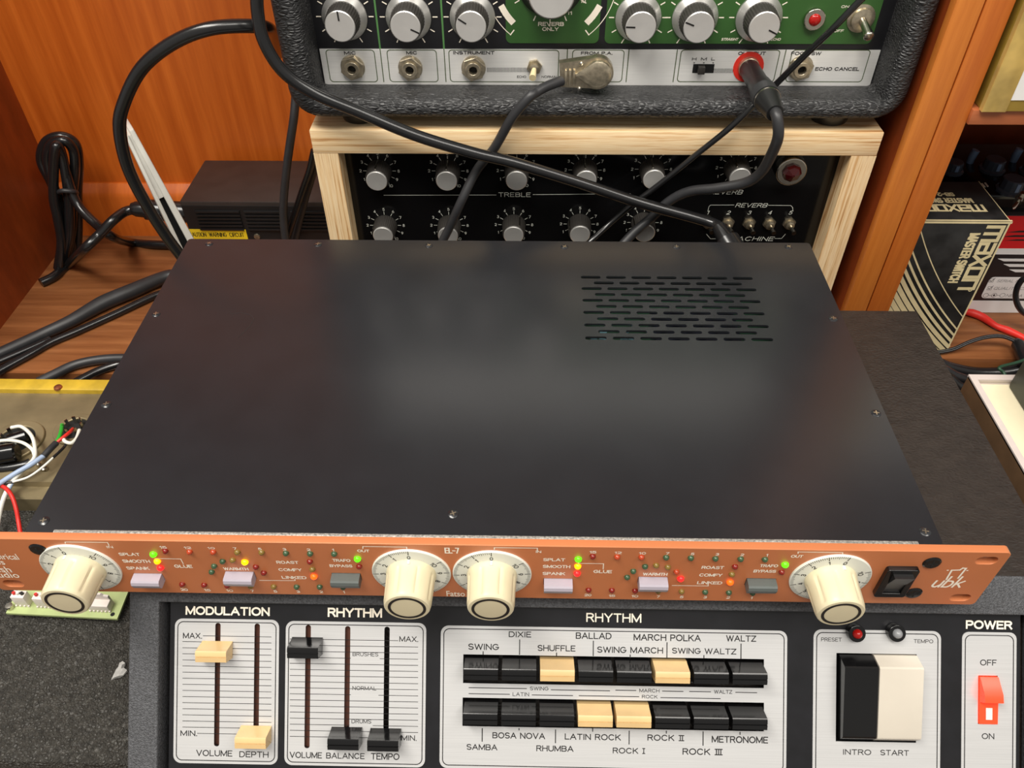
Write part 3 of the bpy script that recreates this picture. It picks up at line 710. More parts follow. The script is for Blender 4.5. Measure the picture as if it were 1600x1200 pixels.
# intro / start plate
R = plate_rect(1271, 1470, 983, None); R = (R[0], R[1], vb-0.004, R[3]); sp4 = silver('silver_plate', R, [rect(*WS)]); q = MB(); border(q, R); q.build('printed_border', 'black_ink', sp4)
for a_rgs in (('PRESET', 1283, 1315, 1002, 996, 0.002), ('TEMPO', 1427.6, 1458, 1004.6, 998.8, 0.002), ('INTRO', 1317, 1361, 1179, 1170.4, 0.008), ('START', 1375.4, 1420, 1180, 1171.4, 0.008)):
    q = MB(); t(q, *a_rgs); q.build('printed_word', 'black_ink', sp4)
um = U(1370.6, 1090, 0.006)[0]
for u0, u1, mt, lb in ((WS[0]+0.0012, um-0.0003, 'gloss', 'black INTRO key'), (um+0.0003, WS[1]-0.0002, 'keywhite', 'off-white START key')):
    g = MB(); v1, v0 = WS[3]-0.0006, WS[2]+0.0012
    g.extr(FD, [(v1, -0.006), (v1, 0.0010), (v1-0.0036, 0.0078), (v1-0.0044, 0.0084), (v0+0.0040, 0.0062), (v0+0.0028, 0.0056), (v0, 0.0008), (v0, -0.006)], u0, u1)
    o = g.build('start_key', mt, drum, 25); o['label'] = lb
for px, py, mt, lb in ((1339, 990, 'redlens', 'red PRESET lamp'), (1401.6, 989.6, 'greylens', 'grey TEMPO lamp')):
    u, v = U(px, py, 0.004); g = MB(); r = 0.0040
    g.plate(FD, circ(u, v, r, 28), [circ(u, v, r*0.66, 28)], 0.0003, 0.0046, 0.0004); o = g.build('lamp', 'gloss', drum); o['label'] = lb
    g = MB(); g.lathe(FD, u, v, [(r*0.64, 0), (r*0.62, 0.0050), (r*0.45, 0.0064), (r*0.1, 0.0070)], 20); g.build('lens', mt, o, 60)
# power plate
R = plate_rect(1503, 1588, 987, None); R = (R[0], R[1], vb-0.004, R[3]); sp5 = silver('silver_plate', R, [rect(*WP)], 0.0034); q = MB(); border(q, R); q.build('printed_border', 'black_ink', sp5)
for a_rgs in (('OFF', 1531.4, 1557, 1039.6, 1030.4, 0.006), ('ON', 1534, 1553.4, 1154.6, 1145.6, 0.006)):
    q = MB(); t(q, *a_rgs); q.build('printed_word', 'black_ink', sp5)
g = MB(); vm = (WP[2]+WP[3])/2-0.0006; v1, v0 = WP[3]-0.0004, WP[2]+0.0004
g.extr(FD, [(v1, -0.005), (v1, 0.0016), (vm+0.0052, 0.0058), (vm+0.0012, 0.0062), (vm-0.0002, 0.0014), (v0, 0.0010), (v0, -0.005)], WP[0]+0.0003, WP[1]-0.0003)
o = g.build('power_rocker', 'rocker', drum, 25); o['label'] = 'lit orange power rocker'
g = MB(); uc = (WP[0]+WP[1])/2; g.box(FD, uc-0.0016, uc+0.0016, v0+0.0024, v0+0.0084, 0.0013, 0.0016); g.build('pilot_window', 'connector', o)

# ================================================================== echo amplifier
YA = 0.325
FA = Frame((0, YA, 0), (1, 0, 0), (0, 0, 1))
amp = thing('echo_amplifier', 'vintage echo amplifier with green and silver front in ribbed black cabinet on the plywood case', 'amplifier', (0.065, 0.39, 0.054))
AX0, AX1, AZ0, AZ1 = -0.1405, 0.2715, 0.0625, 0.300
m = MB(); FLp = Frame((0, 0.297, 0), (1, 0, 0), (0, 0, 1)); loops = []
for d, n in ((0, -0.031), (0, -0.0075), (0.05, -0.0042), (0.16, -0.0016), (0.32, -0.0003), (0.5, 0), (0.68, -0.0003), (0.84, -0.0016), (0.95, -0.0042), (1, -0.0075), (1, -0.029)):
    R = rrect(AX0+0.0190*d, AX1-0.0163*d, AZ0+0.0130*d, AZ1-0.0140*d, 0.020-0.017*d, 6)
    loops.append([FLp.pt(u, v, n) for u, v in R])
m.loft(loops, True, False)
m.build('cabinet_lip', 'ampskin', amp, 60)
m = MB(); m.box3(AX0+0.001, AX1-0.001, 0.3265, 0.474, AZ0+0.001, AZ1-0.001, 0.008); m.build('cabinet', 'ampskin', amp)
for fx, fy in ((-0.098, 0.321), (0.231, 0.321), (-0.098, 0.44), (0.231, 0.44)):
    m = MB(); m.lathe(Frame((fx, fy, 0.0540), (1, 0, 0), (0, 1, 0)), 0, 0, [(0.0125, 0), (0.0150, 0.0085), (0.0152, 0.0100)], 24); m.build('foot', 'rubber', amp)
def a_(px, py, n=0): return FA.uv(px, py, n)
m = MB(); m.box(FA, -0.124, 0.258, 0.068, 0.292, -0.0010, 0); amp_pan = m.build('faceplate', 'panel', amp)
def areaplate(name, xl, xr, yt, yb, mt, r, th=0.0004, ztop=None):
    u0, v0 = a_(xl, yb); u1 = a_(xr, yb)[0]; v1 = ztop or a_(xl, yt)[1]
    q = MB(); q.prism(FA, rrect(u0, u1, v0, v1, r, 5), 0, th); return q.build(name, mt, amp)
gp1 = areaplate('green_panel', 790.6, 935, 0, 67, 'green', 0.0035, ztop=0.186)
gp2 = areaplate('green_panel', 944, 1360, 0, 67.6, 'green', 0.0035, ztop=0.186)
u0, v0 = a_(520, 137); u1 = a_(1357, 137)[0]; v1 = a_(500, 76)[1]
m = MB(); m.prism(FA, rect(-0.1205, 0.2545, v0, v1), 0, 0.0006); ss = m.build('silver_strip', 'amp_silver', amp)
m = MB(); m.prism(FA, rect(-0.1205, 0.2545, 0.192, 0.2855), 0, 0.0006); m.build('silver_strip', 'amp_silver', amp)  # unseen upper strip, added for the soft highlight it reflects onto the lid
n_ = 0.0006
def at(q, s, x0, x1, yb, yt, b=0.03, sh=0.0, n=n_): q.tx(FA, s, x0, x1, yb, yt, n, b, sh)
q = MB()
for s, x0, x1, yb, yt in (('MIC', 538, 556.6, 85.4, 80), ('MIC', 635, 652, 85.2, 79.8), ('INSTRUMENT', 708, 772.6, 85, 79.6), ('FROM P.A.', 907.6, 957, 85.4, 80.4), ('OUT PUT', 1153, 1196, 86, 80.6), ('FOOT SW', 1235.6, 1282.4, 86.2, 80.8), ('ECHO CANCEL', 1273, 1342, 110.4, 104.8), ('H', 1081, 1088, 94.4, 89.8), ('M', 1095, 1104, 94.4, 89.8), ('L', 1111, 1117, 94.4, 89.8)):
    at(q, s, x0, x1, yb, yt, 0.035)
at(q, 'ECHO', 808, 822, 121.8, 118, 0.01); at(q, 'NORMAL', 846.4, 872, 121.8, 118, 0.01)
for i in range(36):
    xx = 761.5+i*1.82; u, v = a_(xx, 109); q.line(FA, [(u, v+0.0016), (u, v-0.0012)], 0.0003, n_, True)
for i in range(26):
    xx = 1115+i*1.75; u, v = a_(xx, 110); q.line(FA, [(u, v+0.0014), (u, v-0.0014)], 0.0003, n_, True)
for xx in (1084, 1099, 1113.6): u, v = a_(xx, 97.6); q.line(FA, [(u, v), (u+0.0004, v)], 0.0006, n_, True)
q.build('printed_lettering', 'black_ink', ss)
q = MB()
def gbox(xl, xr, yt=77.5, yb=127, r=0.0022):
    u0, v0 = a_(xl, yb); u1 = a_(xr, yb)[0]; v1 = a_(xl, yt)[1]
    q.line(FA, rrect(u0, u1, v0, v1, r, 4), 0.00055, n_, True, 0.00005, True)
gbox(517, 590.6); gbox(610, 685); gbox(704, 871.6); gbox(892.6, 971); gbox(1057.6, 1208); gbox(1226.6, 1345.4)
for x0 in (600, 697, 884.5, 978, 1051.4, 1216.6):
    u, v = a_(x0, 127); q.line(FA, [(u, v), (u, v1)], 0.0006, n_, True)
q.build('printed_border', 'green_ink', ss)
q = MB()
for x0 in (600, 697):
    u, _ = a_(x0, 127); q.line(FA, [(u, v1), (u, 0.188)], 0.0012, 0, True)
q.build('divider_line', 'lgreen_ink', amp_pan)
q = MB()
at(q, 'REVERB', 840.8, 881, 40.6, 34.2, 0.03, 0, 0.0004); at(q, 'ONLY', 847.2, 872.6, 48.2, 42.4, 0.03, 0, 0.0004)
at(q, 'STRAIGHT', 1127, 1153, 63.4, 59.2, 0.02, 0.2, 0.0004); at(q, 'ECHO', 1204.6, 1219.4, 63.4, 59.4, 0.02, 0.2, 0.0004); at(q, 'ON', 1314, 1326, 12.4, 8.2, 0.02, 0.1, 0.0004); at(q, 'OFF', 1302, 1317.6, 50.2, 46, 0.02, 0.1, 0.0004)
KN = [(539, 25.5, 92), (638.6, 26, -25), (738.4, 26, 148), (997, 27, 178), (1085.4, 27, 160), (1185, 27, -25)]
for px, py, a in KN:
    u, v = a_(px, py)
    for k in range(11):
        b = math.radians(-60+k*30)
        if k in (): continue
        c, s_ = math.cos(b), math.sin(b)
        q.line(FA, [(u+0.0160*c, v+0.0160*s_), (u+0.0186*c, v+0.0186*s_)], 0.0007, 0.0004, True)
CU, CV = a_(861, -30)
q.line(FA, [(CU, CV-0.0225), (CU, CV-0.0275)], 0.0007, 0.0004, True)
for s_ in (-1, 1):
    arc = [(CU+0.042*math.cos(math.radians(a)), CV+0.042*math.sin(math.radians(a))) for a in range(-90+s_*38, -90+s_*75, s_*4)]
    q.line(FA, arc, 0.0005, 0.0004, True)
    arc2 = [(CU+0.035*math.cos(math.radians(a)), CV+0.035*math.sin(math.radians(a))) for a in range(-90+s_*46, -90+s_*64, s_*4)]
    q.line(FA, arc2, 0.0040, 0.0004, True)
    q.line(FA, [arc[0], (CU+0.0385*math.cos(math.radians(-90+s_*38)), CV+0.0385*math.sin(math.radians(-90+s_*38)))], 0.0008, 0.0004, True)
    for k in (24, 60):
        c, d = math.cos(math.radians(-90+s_*k)), math.sin(math.radians(-90+s_*k)); q.line(FA, [(CU+0.0235*c, CV+0.0235*d), (CU+0.0262*c, CV+0.0262*d)], 0.0007, 0.0004, True)
at(q, '1', 835.5, 838.5, 21.6, 17, 0.03, 0, 0.0004); at(q, '11', 886, 893.4, 23, 17.6, 0.03, 0, 0.0004); at(q, '10', 907, 915, 4.4, -1.6, 0.03, 0, 0.0004)
q.build('printed_lettering', 'white_ink', amp_pan)
def ampknob(u, v, a, k=1.0, nm='control_knob', skirt='skirt'):
    g = MB(); g.lathe(FA, u, v, [(0.0148*k, 0.0006), (0.0148*k, 0.0022), (0.0142*k, 0.0030), (0.0116*k, 0.0062*k), (0.0110*k, 0.0062*k)], 48); K = g.build(nm, skirt, amp)
    g = MB(); g.lathe(FA, u, v, [(0.0112*k, 0.0060*k), (0.0110*k, 0.0072*k), (0.0104*k, 0.0172*k), (0.0101*k, 0.0176*k)], 72, lambda t_, n: 1-0.03*(0.5+0.5*math.cos(36*t_))); g.build('knurled_grip', 'knurl', K)
    g = MB(); g.mi = 0; g.lathe(FA, u, v, [(0.0097*k, 0.0170*k), (0.0097*k, 0.0182*k), (0.0092*k, 0.0186*k), (0.0002, 0.0184*k)], 40)
    g.mi = 1; c, s_ = math.cos(math.radians(a)), math.sin(math.radians(a)); g.line(FA, [(u+0.0040*k*c, v+0.0040*k*s_), (u+0.0090*k*c, v+0.0090*k*s_)], 0.0010*k, 0.0187*k, True)
    g.build('cap', ['cap', 'black_ink'], K, 20)
for px, py, a in KN: ampknob(*a_(px, py), a)
ampknob(CU, CV, 60, 1.45, 'selector_knob', 'black')
def hexnut(g, u, v, r, n0, n1, rot=0.2): g.prism(FA, [(u+r*math.cos(rot+k*PI/3), v+r*math.sin(rot+k*PI/3)) for k in range(6)], n0, n1)
for px, py in ((551.6, 104), (641.4, 105), (740, 105.4), (1250, 105)):
    u, v = a_(px, py); g = MB(); g.mi = 0
    g.lathe(FA, u, v, [(0.0083, 0.0006), (0.0083, 0.0012), (0.0078, 0.0015)], 32); 
    g.plate(FA, [(u+0.0078*math.cos(0.3+k*PI/3), v+0.0078*math.sin(0.3+k*PI/3)) for k in range(6)], [circ(u, v, 0.0036)], 0.0014, 0.0042, 0.0005)
    g.plate(FA, circ(u, v, 0.0049), [circ(u, v, 0.0032)], 0.0014, 0.0062, 0.0004)
    g.mi = 1; g.lathe(FA, u, v, [(0.0033, 0.0016), (0.0033, 0.0019)], 20)
    g.build('jack_socket', ['nickel', 'dark'], amp)
# cream lever toggle, metal toggle, slide switch, lamp
u, v = a_(835, 103); g = MB(); hexnut(g, u, v, 0.0052, 0.0006, 0.0030); g.lathe(FA, u, v, [(0.0032, 0.003), (0.0030, 0.0055), (0.0018, 0.0060)], 18); o = g.build('toggle_switch', 'nickel', amp)
g = MB(); p0 = FA.pt(u, v, 0.004); g.tube([p0, FA.pt(u-0.0006, v-0.001, 0.009), FA.pt(u-0.0012, v-0.0022, 0.0145)], [0.0014, 0.0020, 0.0024], 12, 4); g.build('lever', 'boxcream', o)
u, v = a_(1344.6, 28); g = MB(); g.lathe(FA, u, v, [(0.0088, 0.0004), (0.0088, 0.0014), (0.0070, 0.0020), (0.0068, 0.0044), (0.0050, 0.0050)], 28); o = g.build('power_toggle', 'nickel', amp)
g = MB(); g.tube([FA.pt(u, v, 0.004), FA.pt(u+0.0008, v-0.0026, 0.0115), FA.pt(u+0.0014, v-0.0050, 0.0180), FA.pt(u+0.0015, v-0.0054, 0.0190)], [0.0024, 0.0026, 0.0034, 0.0024], 14, 4); g.build('lever', 'chrome', o)
u, v = a_(1099, 106); g = MB(); g.mi = 1; g.box(FA, u-0.0072, u+0.0070, v-0.0032, v+0.0028, 0.0005, 0.0008); g.mi = 0; g.box(FA, u-0.0042, u+0.0004, v-0.0026, v+0.0022, 0.0008, 0.0052, 0.0003); g.build('slide_switch', ['knurl', 'dark'], amp)
u, v = a_(1271, 28); g = MB(); g.plate(FA, circ(u, v, 0.0062), [circ(u, v, 0.0038)], 0.0004, 0.0038, 0.0006); o = g.build('pilot_lamp', 'chrome', amp)
g = MB(); g.lathe(FA, u, v, [(0.0039, 0.0004), (0.0038, 0.0044), (0.0026, 0.0056), (0.0004, 0.0060)], 20); g.build('lens', 'redlens', o, 60)
OU, OV = a_(1169, 104)
g = MB(); g.plate(FA, circ(OU, OV, 0.0102), [circ(OU, OV, 0.0072)], 0.0006, 0.0010); o = g.build('output_socket', 'redring', amp)
g = MB(); g.lathe(FA, OU, OV, [(0.0072, 0.0006), (0.0068, 0.0036), (0.0050, 0.0048)], 24); g.build('collar', 'nickel', o)
PU, PV = a_(933, 108); g = MB(); g.plate(FA, circ(PU, PV, 0.0098), [circ(PU, PV, 0.0070)], 0.0006, 0.0010); o = g.build('input_socket', 'greenring', amp)
g = MB(); g.lathe(FA, PU, PV, [(0.0070, 0.0006), (0.0066, 0.0036), (0.0050, 0.0048)], 24); g.build('collar', 'nickel', o)

# ================================================================== reverb unit in plywood case
case = thing('reverb_unit', 'black-panelled reverb unit in a raw plywood case under the green amplifier', 'audio unit', (0.066, 0.38, ZS))
BX0, BX1, BZ1 = -0.1310, 0.2640, 0.0535; T_ = 0.0175
m = MB(); m.box3(BX0, BX1, 0.300, 0.476, BZ1-T_, BZ1, 0.0008); m.build('top_board', 'ply_h', case)
m = MB(); m.box3(BX0, BX0+T_, 0.3002, 0.476, ZS, BZ1-T_); m.build('side_board', 'ply_v', case)
m = MB(); m.box3(BX1-T_, BX1, 0.3002, 0.476, ZS, BZ1-T_); m.build('side_board', 'ply_v', case)
m = MB(); m.box3(BX0+T_, BX1-T_, 0.3002, 0.476, ZS, ZS+T_); m.build('bottom_board', 'ply_h', case)
YP = 0.318
FB = Frame((0, YP, 0), (1, 0, 0), (0, 0, 1))
m = MB(); m.box(FB, BX0+T_, BX1-T_, ZS+T_, BZ1-T_, -0.003, 0); bp = m.build('faceplate', 'gloss', case)
q = MB()
def b_uv(px, py, n=0): return FB.uv(px, py, n)
R1 = [(593, 267), (700.4, 267), (807.6, 266.4), (914, 265.6), (1018, 264.4), (1150.4, 262)]
R2 = [(602.6, 352), (702.4, 352), (803, 351), (905, 350), (1004.6, 347.6)]
POS = [b_uv(*p) for p in R1] + [b_uv(*p) for p in R2]
PTR = [92, 90, 95, 95, 98, 112, 150, 70, 60, 150, 150]
for (u, v), a in zip(POS, PTR):
    for k in range(11):
        b = math.radians(90+(5-k)*30); c, s_ = math.cos(b), math.sin(b)
        q.line(FB, [(u+0.0098*c, v+0.0098*s_), (u+0.0120*c, v+0.0120*s_)], 0.0004, 0, True)
        if 0 < k < 11:
            w = 0.0016 if k < 10 else 0.003; h = 0.0024; cx_, cy_ = u+0.0142*c, v+0.0142*s_
            w2 = w*0.45 if k == 1 else w
            q.stroke(FB, str(k), (cx_-w2/2, cy_-h/2), (cx_+w2/2, cy_-h/2), h, 0, 0.13)
def bt(s, x0, x1, yb, yt, b=0.0, sh=0.25): q.tx(FB, s, x0, x1, yb, yt, 0, b, sh)
bt('TREBLE', 779, 829, 307.4, 300.6, 0, 0); bt('REVERB', 1109, 1160, 303.4, 296.4); bt('REVERB', 1149.4, 1198.6, 323.8, 317.2); bt('MACHINE', 1139, 1208.4, 376, 369.4)
for i, xx in enumerate((1105.8, 1138, 1170.6, 1202.8, 1235)): bt(str(i+1), xx-2.6 if i else xx-1.2, xx+2.6 if i else xx+1.2, 335, 329.2)
for L in ([(600, 305), (775, 304.6)], [(833, 304), (985, 302.6)], [(1106, 330), (1107.6, 323), (1110, 320.4), (1147, 320.2)], [(1200.4, 320.6), (1235.6, 321), (1238.4, 324), (1238.8, 329)], [(1210.4, 372.6), (1221, 372.6), (1227, 366)], [(1104, 366), (1110, 373), (1136, 373)]):
    q.line(FB, L, 0.00035)
q.build('printed_lettering', 'dial', bp)
for (u, v), a in zip(POS, PTR):
    g = MB(); g.lathe(FB, u, v, [(0.0092, 0), (0.0090, 0.0010), (0.0086, 0.0130), (0.0082, 0.0140)], 72, lambda t_, n: 1-0.03*(0.5+0.5*math.cos(36*t_))); K = g.build('control_knob', 'knurl', case)
    g = MB(); g.lathe(FB, u, v, [(0.0076, 0.0136), (0.0076, 0.0152), (0.0072, 0.0155), (0.0002, 0.0152)], 36); g.build('cap', 'cap', K, 20)
    g = MB(); c, s_ = math.cos(math.radians(a)), math.sin(math.radians(a)); F2 = Frame(FB.pt(u, v), FB.X*c+FB.U*s_, -FB.X*s_+FB.U*c)
    g.box(F2, 0.0082, 0.0092, -0.0005, 0.0005, 0.001, 0.0135); g.build('pointer', 'chrome', K)
for xx, yy in ((1106, 347), (1137, 347.4), (1170, 347.6), (1201.6, 348), (1232.6, 348)):
    u, v = b_uv(xx, yy); g = MB(); g.prism(FB, [(u+0.0050*math.cos(k*PI/3+.3), v+0.0050*math.sin(k*PI/3+.3)) for k in range(6)], 0, 0.0018)
    g.lathe(FB, u, v, [(0.0034, 0.0018), (0.0032, 0.0050), (0.0020, 0.0054)], 18); o = g.build('toggle_switch', 'nickel', case)
    g = MB(); g.tube([FB.pt(u, v, 0.004), FB.pt(u+0.0004, v-0.0002, 0.009), FB.pt(u+0.0008, v-0.0006, 0.0140)], [0.0012, 0.0015, 0.0018], 10, 3); g.build('lever', 'chrome', o)
u, v = b_uv(1232.6, 259.6); g = MB(); g.plate(FB, circ(u, v, 0.0100), [circ(u, v, 0.0066)], 0, 0.0090, 0.0010); o = g.build('pilot_lamp', 'chrome', case)
g = MB(); g.lathe(FB, u, v, [(0.0068, 0.0005), (0.0068, 0.0108), (0.0054, 0.0126), (0.0010, 0.0150)], 8); g.build('jewel', 'jewel', o, 10)

# ================================================================== cables in front of the two units
GRP = {'thick_lead': 'leads on the wooden shelf', 'second_lead': 'leads on the wooden shelf', 'third_lead': 'leads on the wooden shelf', 'curved_lead': 'leads on the wooden shelf', 'straight_lead': 'leads on the wooden shelf',
       'hanging_lead': 'leads hanging beside the plywood case', 'slanting_lead': 'leads hanging beside the plywood case', 'dark_lead': 'leads hanging beside the plywood case',
       'floor_lead': 'leads in the dark gap', 'lower_lead': 'leads in the dark gap', 'gap_lead': 'leads in the dark gap'}
def cable(name, label, pts, r, mt='rubber', cat='cable', sub=7, seg=12):
    g = MB(); g.tube(pts, r, seg, sub); o = g.build(name, mt, None, 60); return tag(o, label, cat, GRP.get(name))
def cable_thing(name, label, base, cat='cable'): return thing(name, label, cat, base)
# mains lead plugged into the back of the orange-fronted unit
c1_ = cable_thing('power_cable', 'black mains cable plugged into the back of the orange-fronted unit, rising past the amplifier', (0.165, 0.25, -0.02))
pl = [(1131, 358, .272), (1100, 344.6, .283), (1000, 317, .2885), (900, 284, .2885), (800, 253.6, .286), (740, 239, .285), (650, 211.6, .2845), (560, 174.6, .285), (490, 145, .285), (442, 111.6, .284), (413, 66, .284), (402.6, 20, .285), (402, -30, .286), (410, -110, .290)]
g = MB(); g.tube([Y(*p) for p in pl], 0.0040, 14, 7); g.build('cord', 'rubber', c1_, 60)
g = MB(); p0, p1 = Y(1122, 354, .2735), V3((0.1690, 0.2470, -0.0165))
g.axis(p0, p1, [(0, 0.0045), (0.006, 0.0056), (0.012, 0.0062), (0.0124, 0.0088), (0.030, 0.0096), ((p1-p0).length, 0.0096)], 20); g.build('plug', 'rubber', c1_)
# thick lead looping out to the left
cable('looping_cable', 'thick black cable arching from behind the amplifier down to the slim white device', [Y(*p) for p in ((434, 84, .42), (432, 66, .38), (424, 48, .345), (402, 41, .318), (332, 44, .305), (272, 66, .302), (222, 106, .300), (194, 160, .300), (187, 202, .300), (200, 262, .300), (230, 322, .300), (262, 372, .300), (290, 410, .300), (330, 470, .300))], [.0044]*14, 'rubber')
# microphone-style lead with metal right-angle plug
c2 = cable_thing('jack_cable', 'grey-black cable with a flat metal right-angle plug in the green-ringed socket', (PU, 0.30, 0.06))
pts2 = [FA.pt(*FA.uv(878, 126, 0.017), 0.017)] + [Y(*p) for p in ((854, 135, .3005), (838, 144, .2955), (826, 153, .2915), (800, 184, .2915), (772, 232, .2955), (745, 266, .2965), (722, 312, .288), (704, 352, .288), (690, 380, .287), (672, 420, .284))]
g = MB(); g.tube(pts2, 0.0033, 12, 7); g.build('cord', 'rubber_g', c2, 60)
n0, n1 = 0.0115, 0.0205
def drop(c, r, tip, n=20):       # teardrop outline: round head, straight flanks to the tip points
    P = [(c[0]+r*math.cos(math.radians(a)), c[1]+r*math.sin(math.radians(a))) for a in [110-220*i/n for i in range(n+1)]]
    return P + tip
hc = FA.uv(934, 118, n1); ta = FA.uv(876, 139, n1); tb = FA.uv(874, 102, n1)
g = MB(); g.prism(FA, drop(hc, 0.0106, [ta, tb]), n0, n1-0.003); g.lathe(FA, PU, PV, [(0.0042, 0.0010), (0.0042, n0)], 18)
pd = g.build('plug', 'nickel', c2)
g = MB(); P2 = drop(hc, 0.0094, [(hc[0]-0.0150, hc[1]-0.0008), (hc[0]-0.0150, hc[1]+0.0008)])
cx_, cy_ = hc
sc_ = lambda k: [(cx_+(a-cx_)*k, cy_+(b-cy_)*k) for a, b in P2]
g.loft([[FA.pt(a, b, n1-0.003) for a, b in P2], [FA.pt(a, b, n1-0.0006) for a, b in P2], [FA.pt(a, b, n1+0.0002) for a, b in sc_(0.96)], [FA.pt(a, b, n1+0.0008) for a, b in sc_(0.86)], [FA.pt(a, b, n1+0.0011) for a, b in sc_(0.6)]]); g.build('plug_cover', 'nickel', pd)
for x_, y_ in ((908, 99), (905, 138)):
    g = MB(); u, v = FA.uv(x_, y_, n1-0.003); g.lathe(FA, u, v, [(0.0014, n1-0.0032), (0.0013, n1-0.0022), (0.0005, n1-0.0016)], 12); g.build('plug_screw', 'chrome', pd)
g = MB()
for i in range(3):
    u, v = FA.uv(884+i*6.5, 121, n1-0.002); g.box(FA, u-0.0008, u+0.0008, v-0.0058, v+0.0052, n1-0.0032, n1-0.0012, 0.0004)
g.build('strain_clamp', 'nickel', pd)
# output plug chain
c3 = cable_thing('output_cable', 'black cable with a long black barrel plug in the red-ringed output socket', (0.18, 0.28, 0.06))
q0, q1 = FA.pt(OU, OV, 0.003), Y(1211, 177, .257)
L_ = (q1-q0).length
g = MB(); g.axis(q0, q1, [(0, .0064), (L_*.40, .0068), (L_*.42, .0074), (L_*.58, .0084), (L_*.60, .0086), (L_*.74, .0080), (L_*.78, .0074), (L_*.96, .0058), (L_*1.0, .0052)], 28); pg = g.build('plug', 'black', c3)
g = MB(); d_ = (q1-q0)/L_
g.axis(q0+d_*L_*.57, q0+d_*L_*.70, [(0, .0086), (L_*.13, .0086)], 40); bmv = g.bm
g.build('knurled_ring', 'rubber_g', pg)
g = MB(); g.axis(q0+d_*L_*.715, q0+d_*L_*.735, [(0, .0083), (L_*.02, .0083)], 30); g.build('white_band', 'chrome', pg)
pts3 = [q1-d_*0.004, q1+d_*0.004] + [Y(*p) for p in ((1216, 212, .250), (1206, 240, .257), (1190, 268, .266), (1166, 285, .273), (1122, 294, .281), (1078, 299, .291), (1046, 314, .2975), (1020, 338, .2975), (992, 362, .293), (964, 392, .286))]
g = MB(); g.tube(pts3, 0.0035, 12, 7); g.build('cord', 'rubber_g', c3, 60)
cable('thin_cable', 'thin black cable slanting down across the amplifier front and behind the barrel plug', [Y(*p) for p in ((1420, -70, .28), (1347, -2, .283), (1300, 46, .285), (1252, 92, .297), (1214, 130, .3060), (1201, 141, .3055), (1190, 152, .2990), (1180, 162, .2930), (1140, 200, .292), (1090, 240, .295), (1030, 288, .2975), (985, 322, .298), (950, 352, .294), (920, 380, .284), (890, 412, .28))], .0021, 'rubber')

# ================================================================== things at the left
# power supply unit
psu = thing('power_supply', 'black rack-width power supply with grille slots and a yellow label at the back left', 'power supply', (-0.2145, 0.44, ZS))
PX0, PX1, PYF, PZ = -0.2890, -0.1390, 0.400, -0.0630
m = MB(); m.box3(PX0, PX1, PYF, 0.476, ZS, PZ, 0.0016); pb = m.build('case', 'psu', psu)
FPp = Frame((0, PYF, 0), (1, 0, 0), (0, 0, 1))
m = MB(); m.box(FPp, PX0+0.001, PX1-0.001, ZS+0.001, PZ-0.004, 0, 0.0006); fpn = m.build('front_grille', 'psu_f', psu)
m = MB()
for r_ in range(6):
    z_ = PZ-0.0105-r_*0.0036
    for a, b in ((PX0+0.012, PX0+0.052), (PX0+0.056, PX0+0.094), (PX0+0.098, PX0+0.140)): m.box(FPp, a, b, z_, z_+0.0018, 0.0005, 0.0022)
m.build('grille_slats', 'psu_f', fpn)
m = MB(); a = FPp.uv(290, 374); b = FPp.uv(384, 358)
m.box(FPp, a[0], b[0], a[1]-0.004, b[1], 0.0006, 0.0009); o = m.build('warning_label', 'yellow', psu)
m = MB(); m.tx(FPp, 'CAUTION  WARNING  CIRCUIT', 297, 382, 369.6, 363, 0.0009, 0.0); m.build('label_print', 'black_ink', o)
m = MB(); u, v = FPp.uv(402, 369); m.lathe(FPp, u, v, [(0.003, 0.0005), (0.0026, 0.0016), (0.0005, 0.0019)], 14); m.build('front_screw', 'nickel', psu)
# its mains plug and lead
c4 = cable_thing('mains_lead', 'black mains lead plugged into the left side of the power supply beside the tied coil', (-0.34, 0.42, ZS))
p1 = V3((PX0, 0.418, Y(250, 332, .418).z)); p0 = Y(205, 326, .412)
g = MB(); g.axis(p0, p1, [(0, .0052), (0.004, .0070), (0.012, .0074), (0.0122, .0092), (0.020, .0096), ((p1-p0).length, .0096)], 18); g.build('plug', 'rubber', c4)
g = MB(); g.tube([p0+(p1-p0)*.1, Y(195, 331, .408), Y(176, 345, .394), Y(156, 366, .386), Y(130, 391, .376), Z(108, 412, -.144), Z(84, 432, -.1455), Z(64, 442, -.1455)], .0044, 12, 7); g.build('cord', 'rubber', c4, 60)
cable('rear_lead', 'black lead coming down from the tied coil and running behind the slim white device', [Y(98, 250, .436), Y(112, 300, .428), Y(126, 326, .422), Y(150, 350, .412), Y(176, 370, .403), Z(205, 379, -.1455), Z(240, 382, -.1455), Z(300, 384, -.1455)], .0044, 'rubber')
# tied coil of cable
coil = thing('cable_coil', 'tied coil of shiny black mains cable standing in the back left corner', 'cable', (-0.415, 0.43, ZS))
lps = [((118, 420), (112, 380), (100, 330), (80, 285), (64, 250), (72, 222), (95, 213), (117, 224), (123, 255), (121, 300), (122, 350), (118, 395), (112, 424)),
       ((102, 424), (98, 370), (93, 320), (82, 285), (74, 250), (80, 226), (100, 220), (114, 234), (117, 262), (113, 310), (112, 360), (104, 410)),
       ((94, 426), (96, 380), (90, 340), (84, 310), (84, 262), (88, 228), (96, 240), (104, 280), (108, 320), (107, 370), (100, 428))]
for i, lp in enumerate(lps):
    g = MB(); P = []
    for k, (x_, y_) in enumerate(lp):
        f_ = (y_-213)/215.0; P.append(Y(x_, y_, .452-.022*f_-.009*i+ (0.004 if k > len(lp)/2 else 0)))
    for p in P: p.z = max(p.z, ZS+0.0046)
    g.tube(P, .0044, 12, 6); g.build('loop', 'rubber', coil, 60)
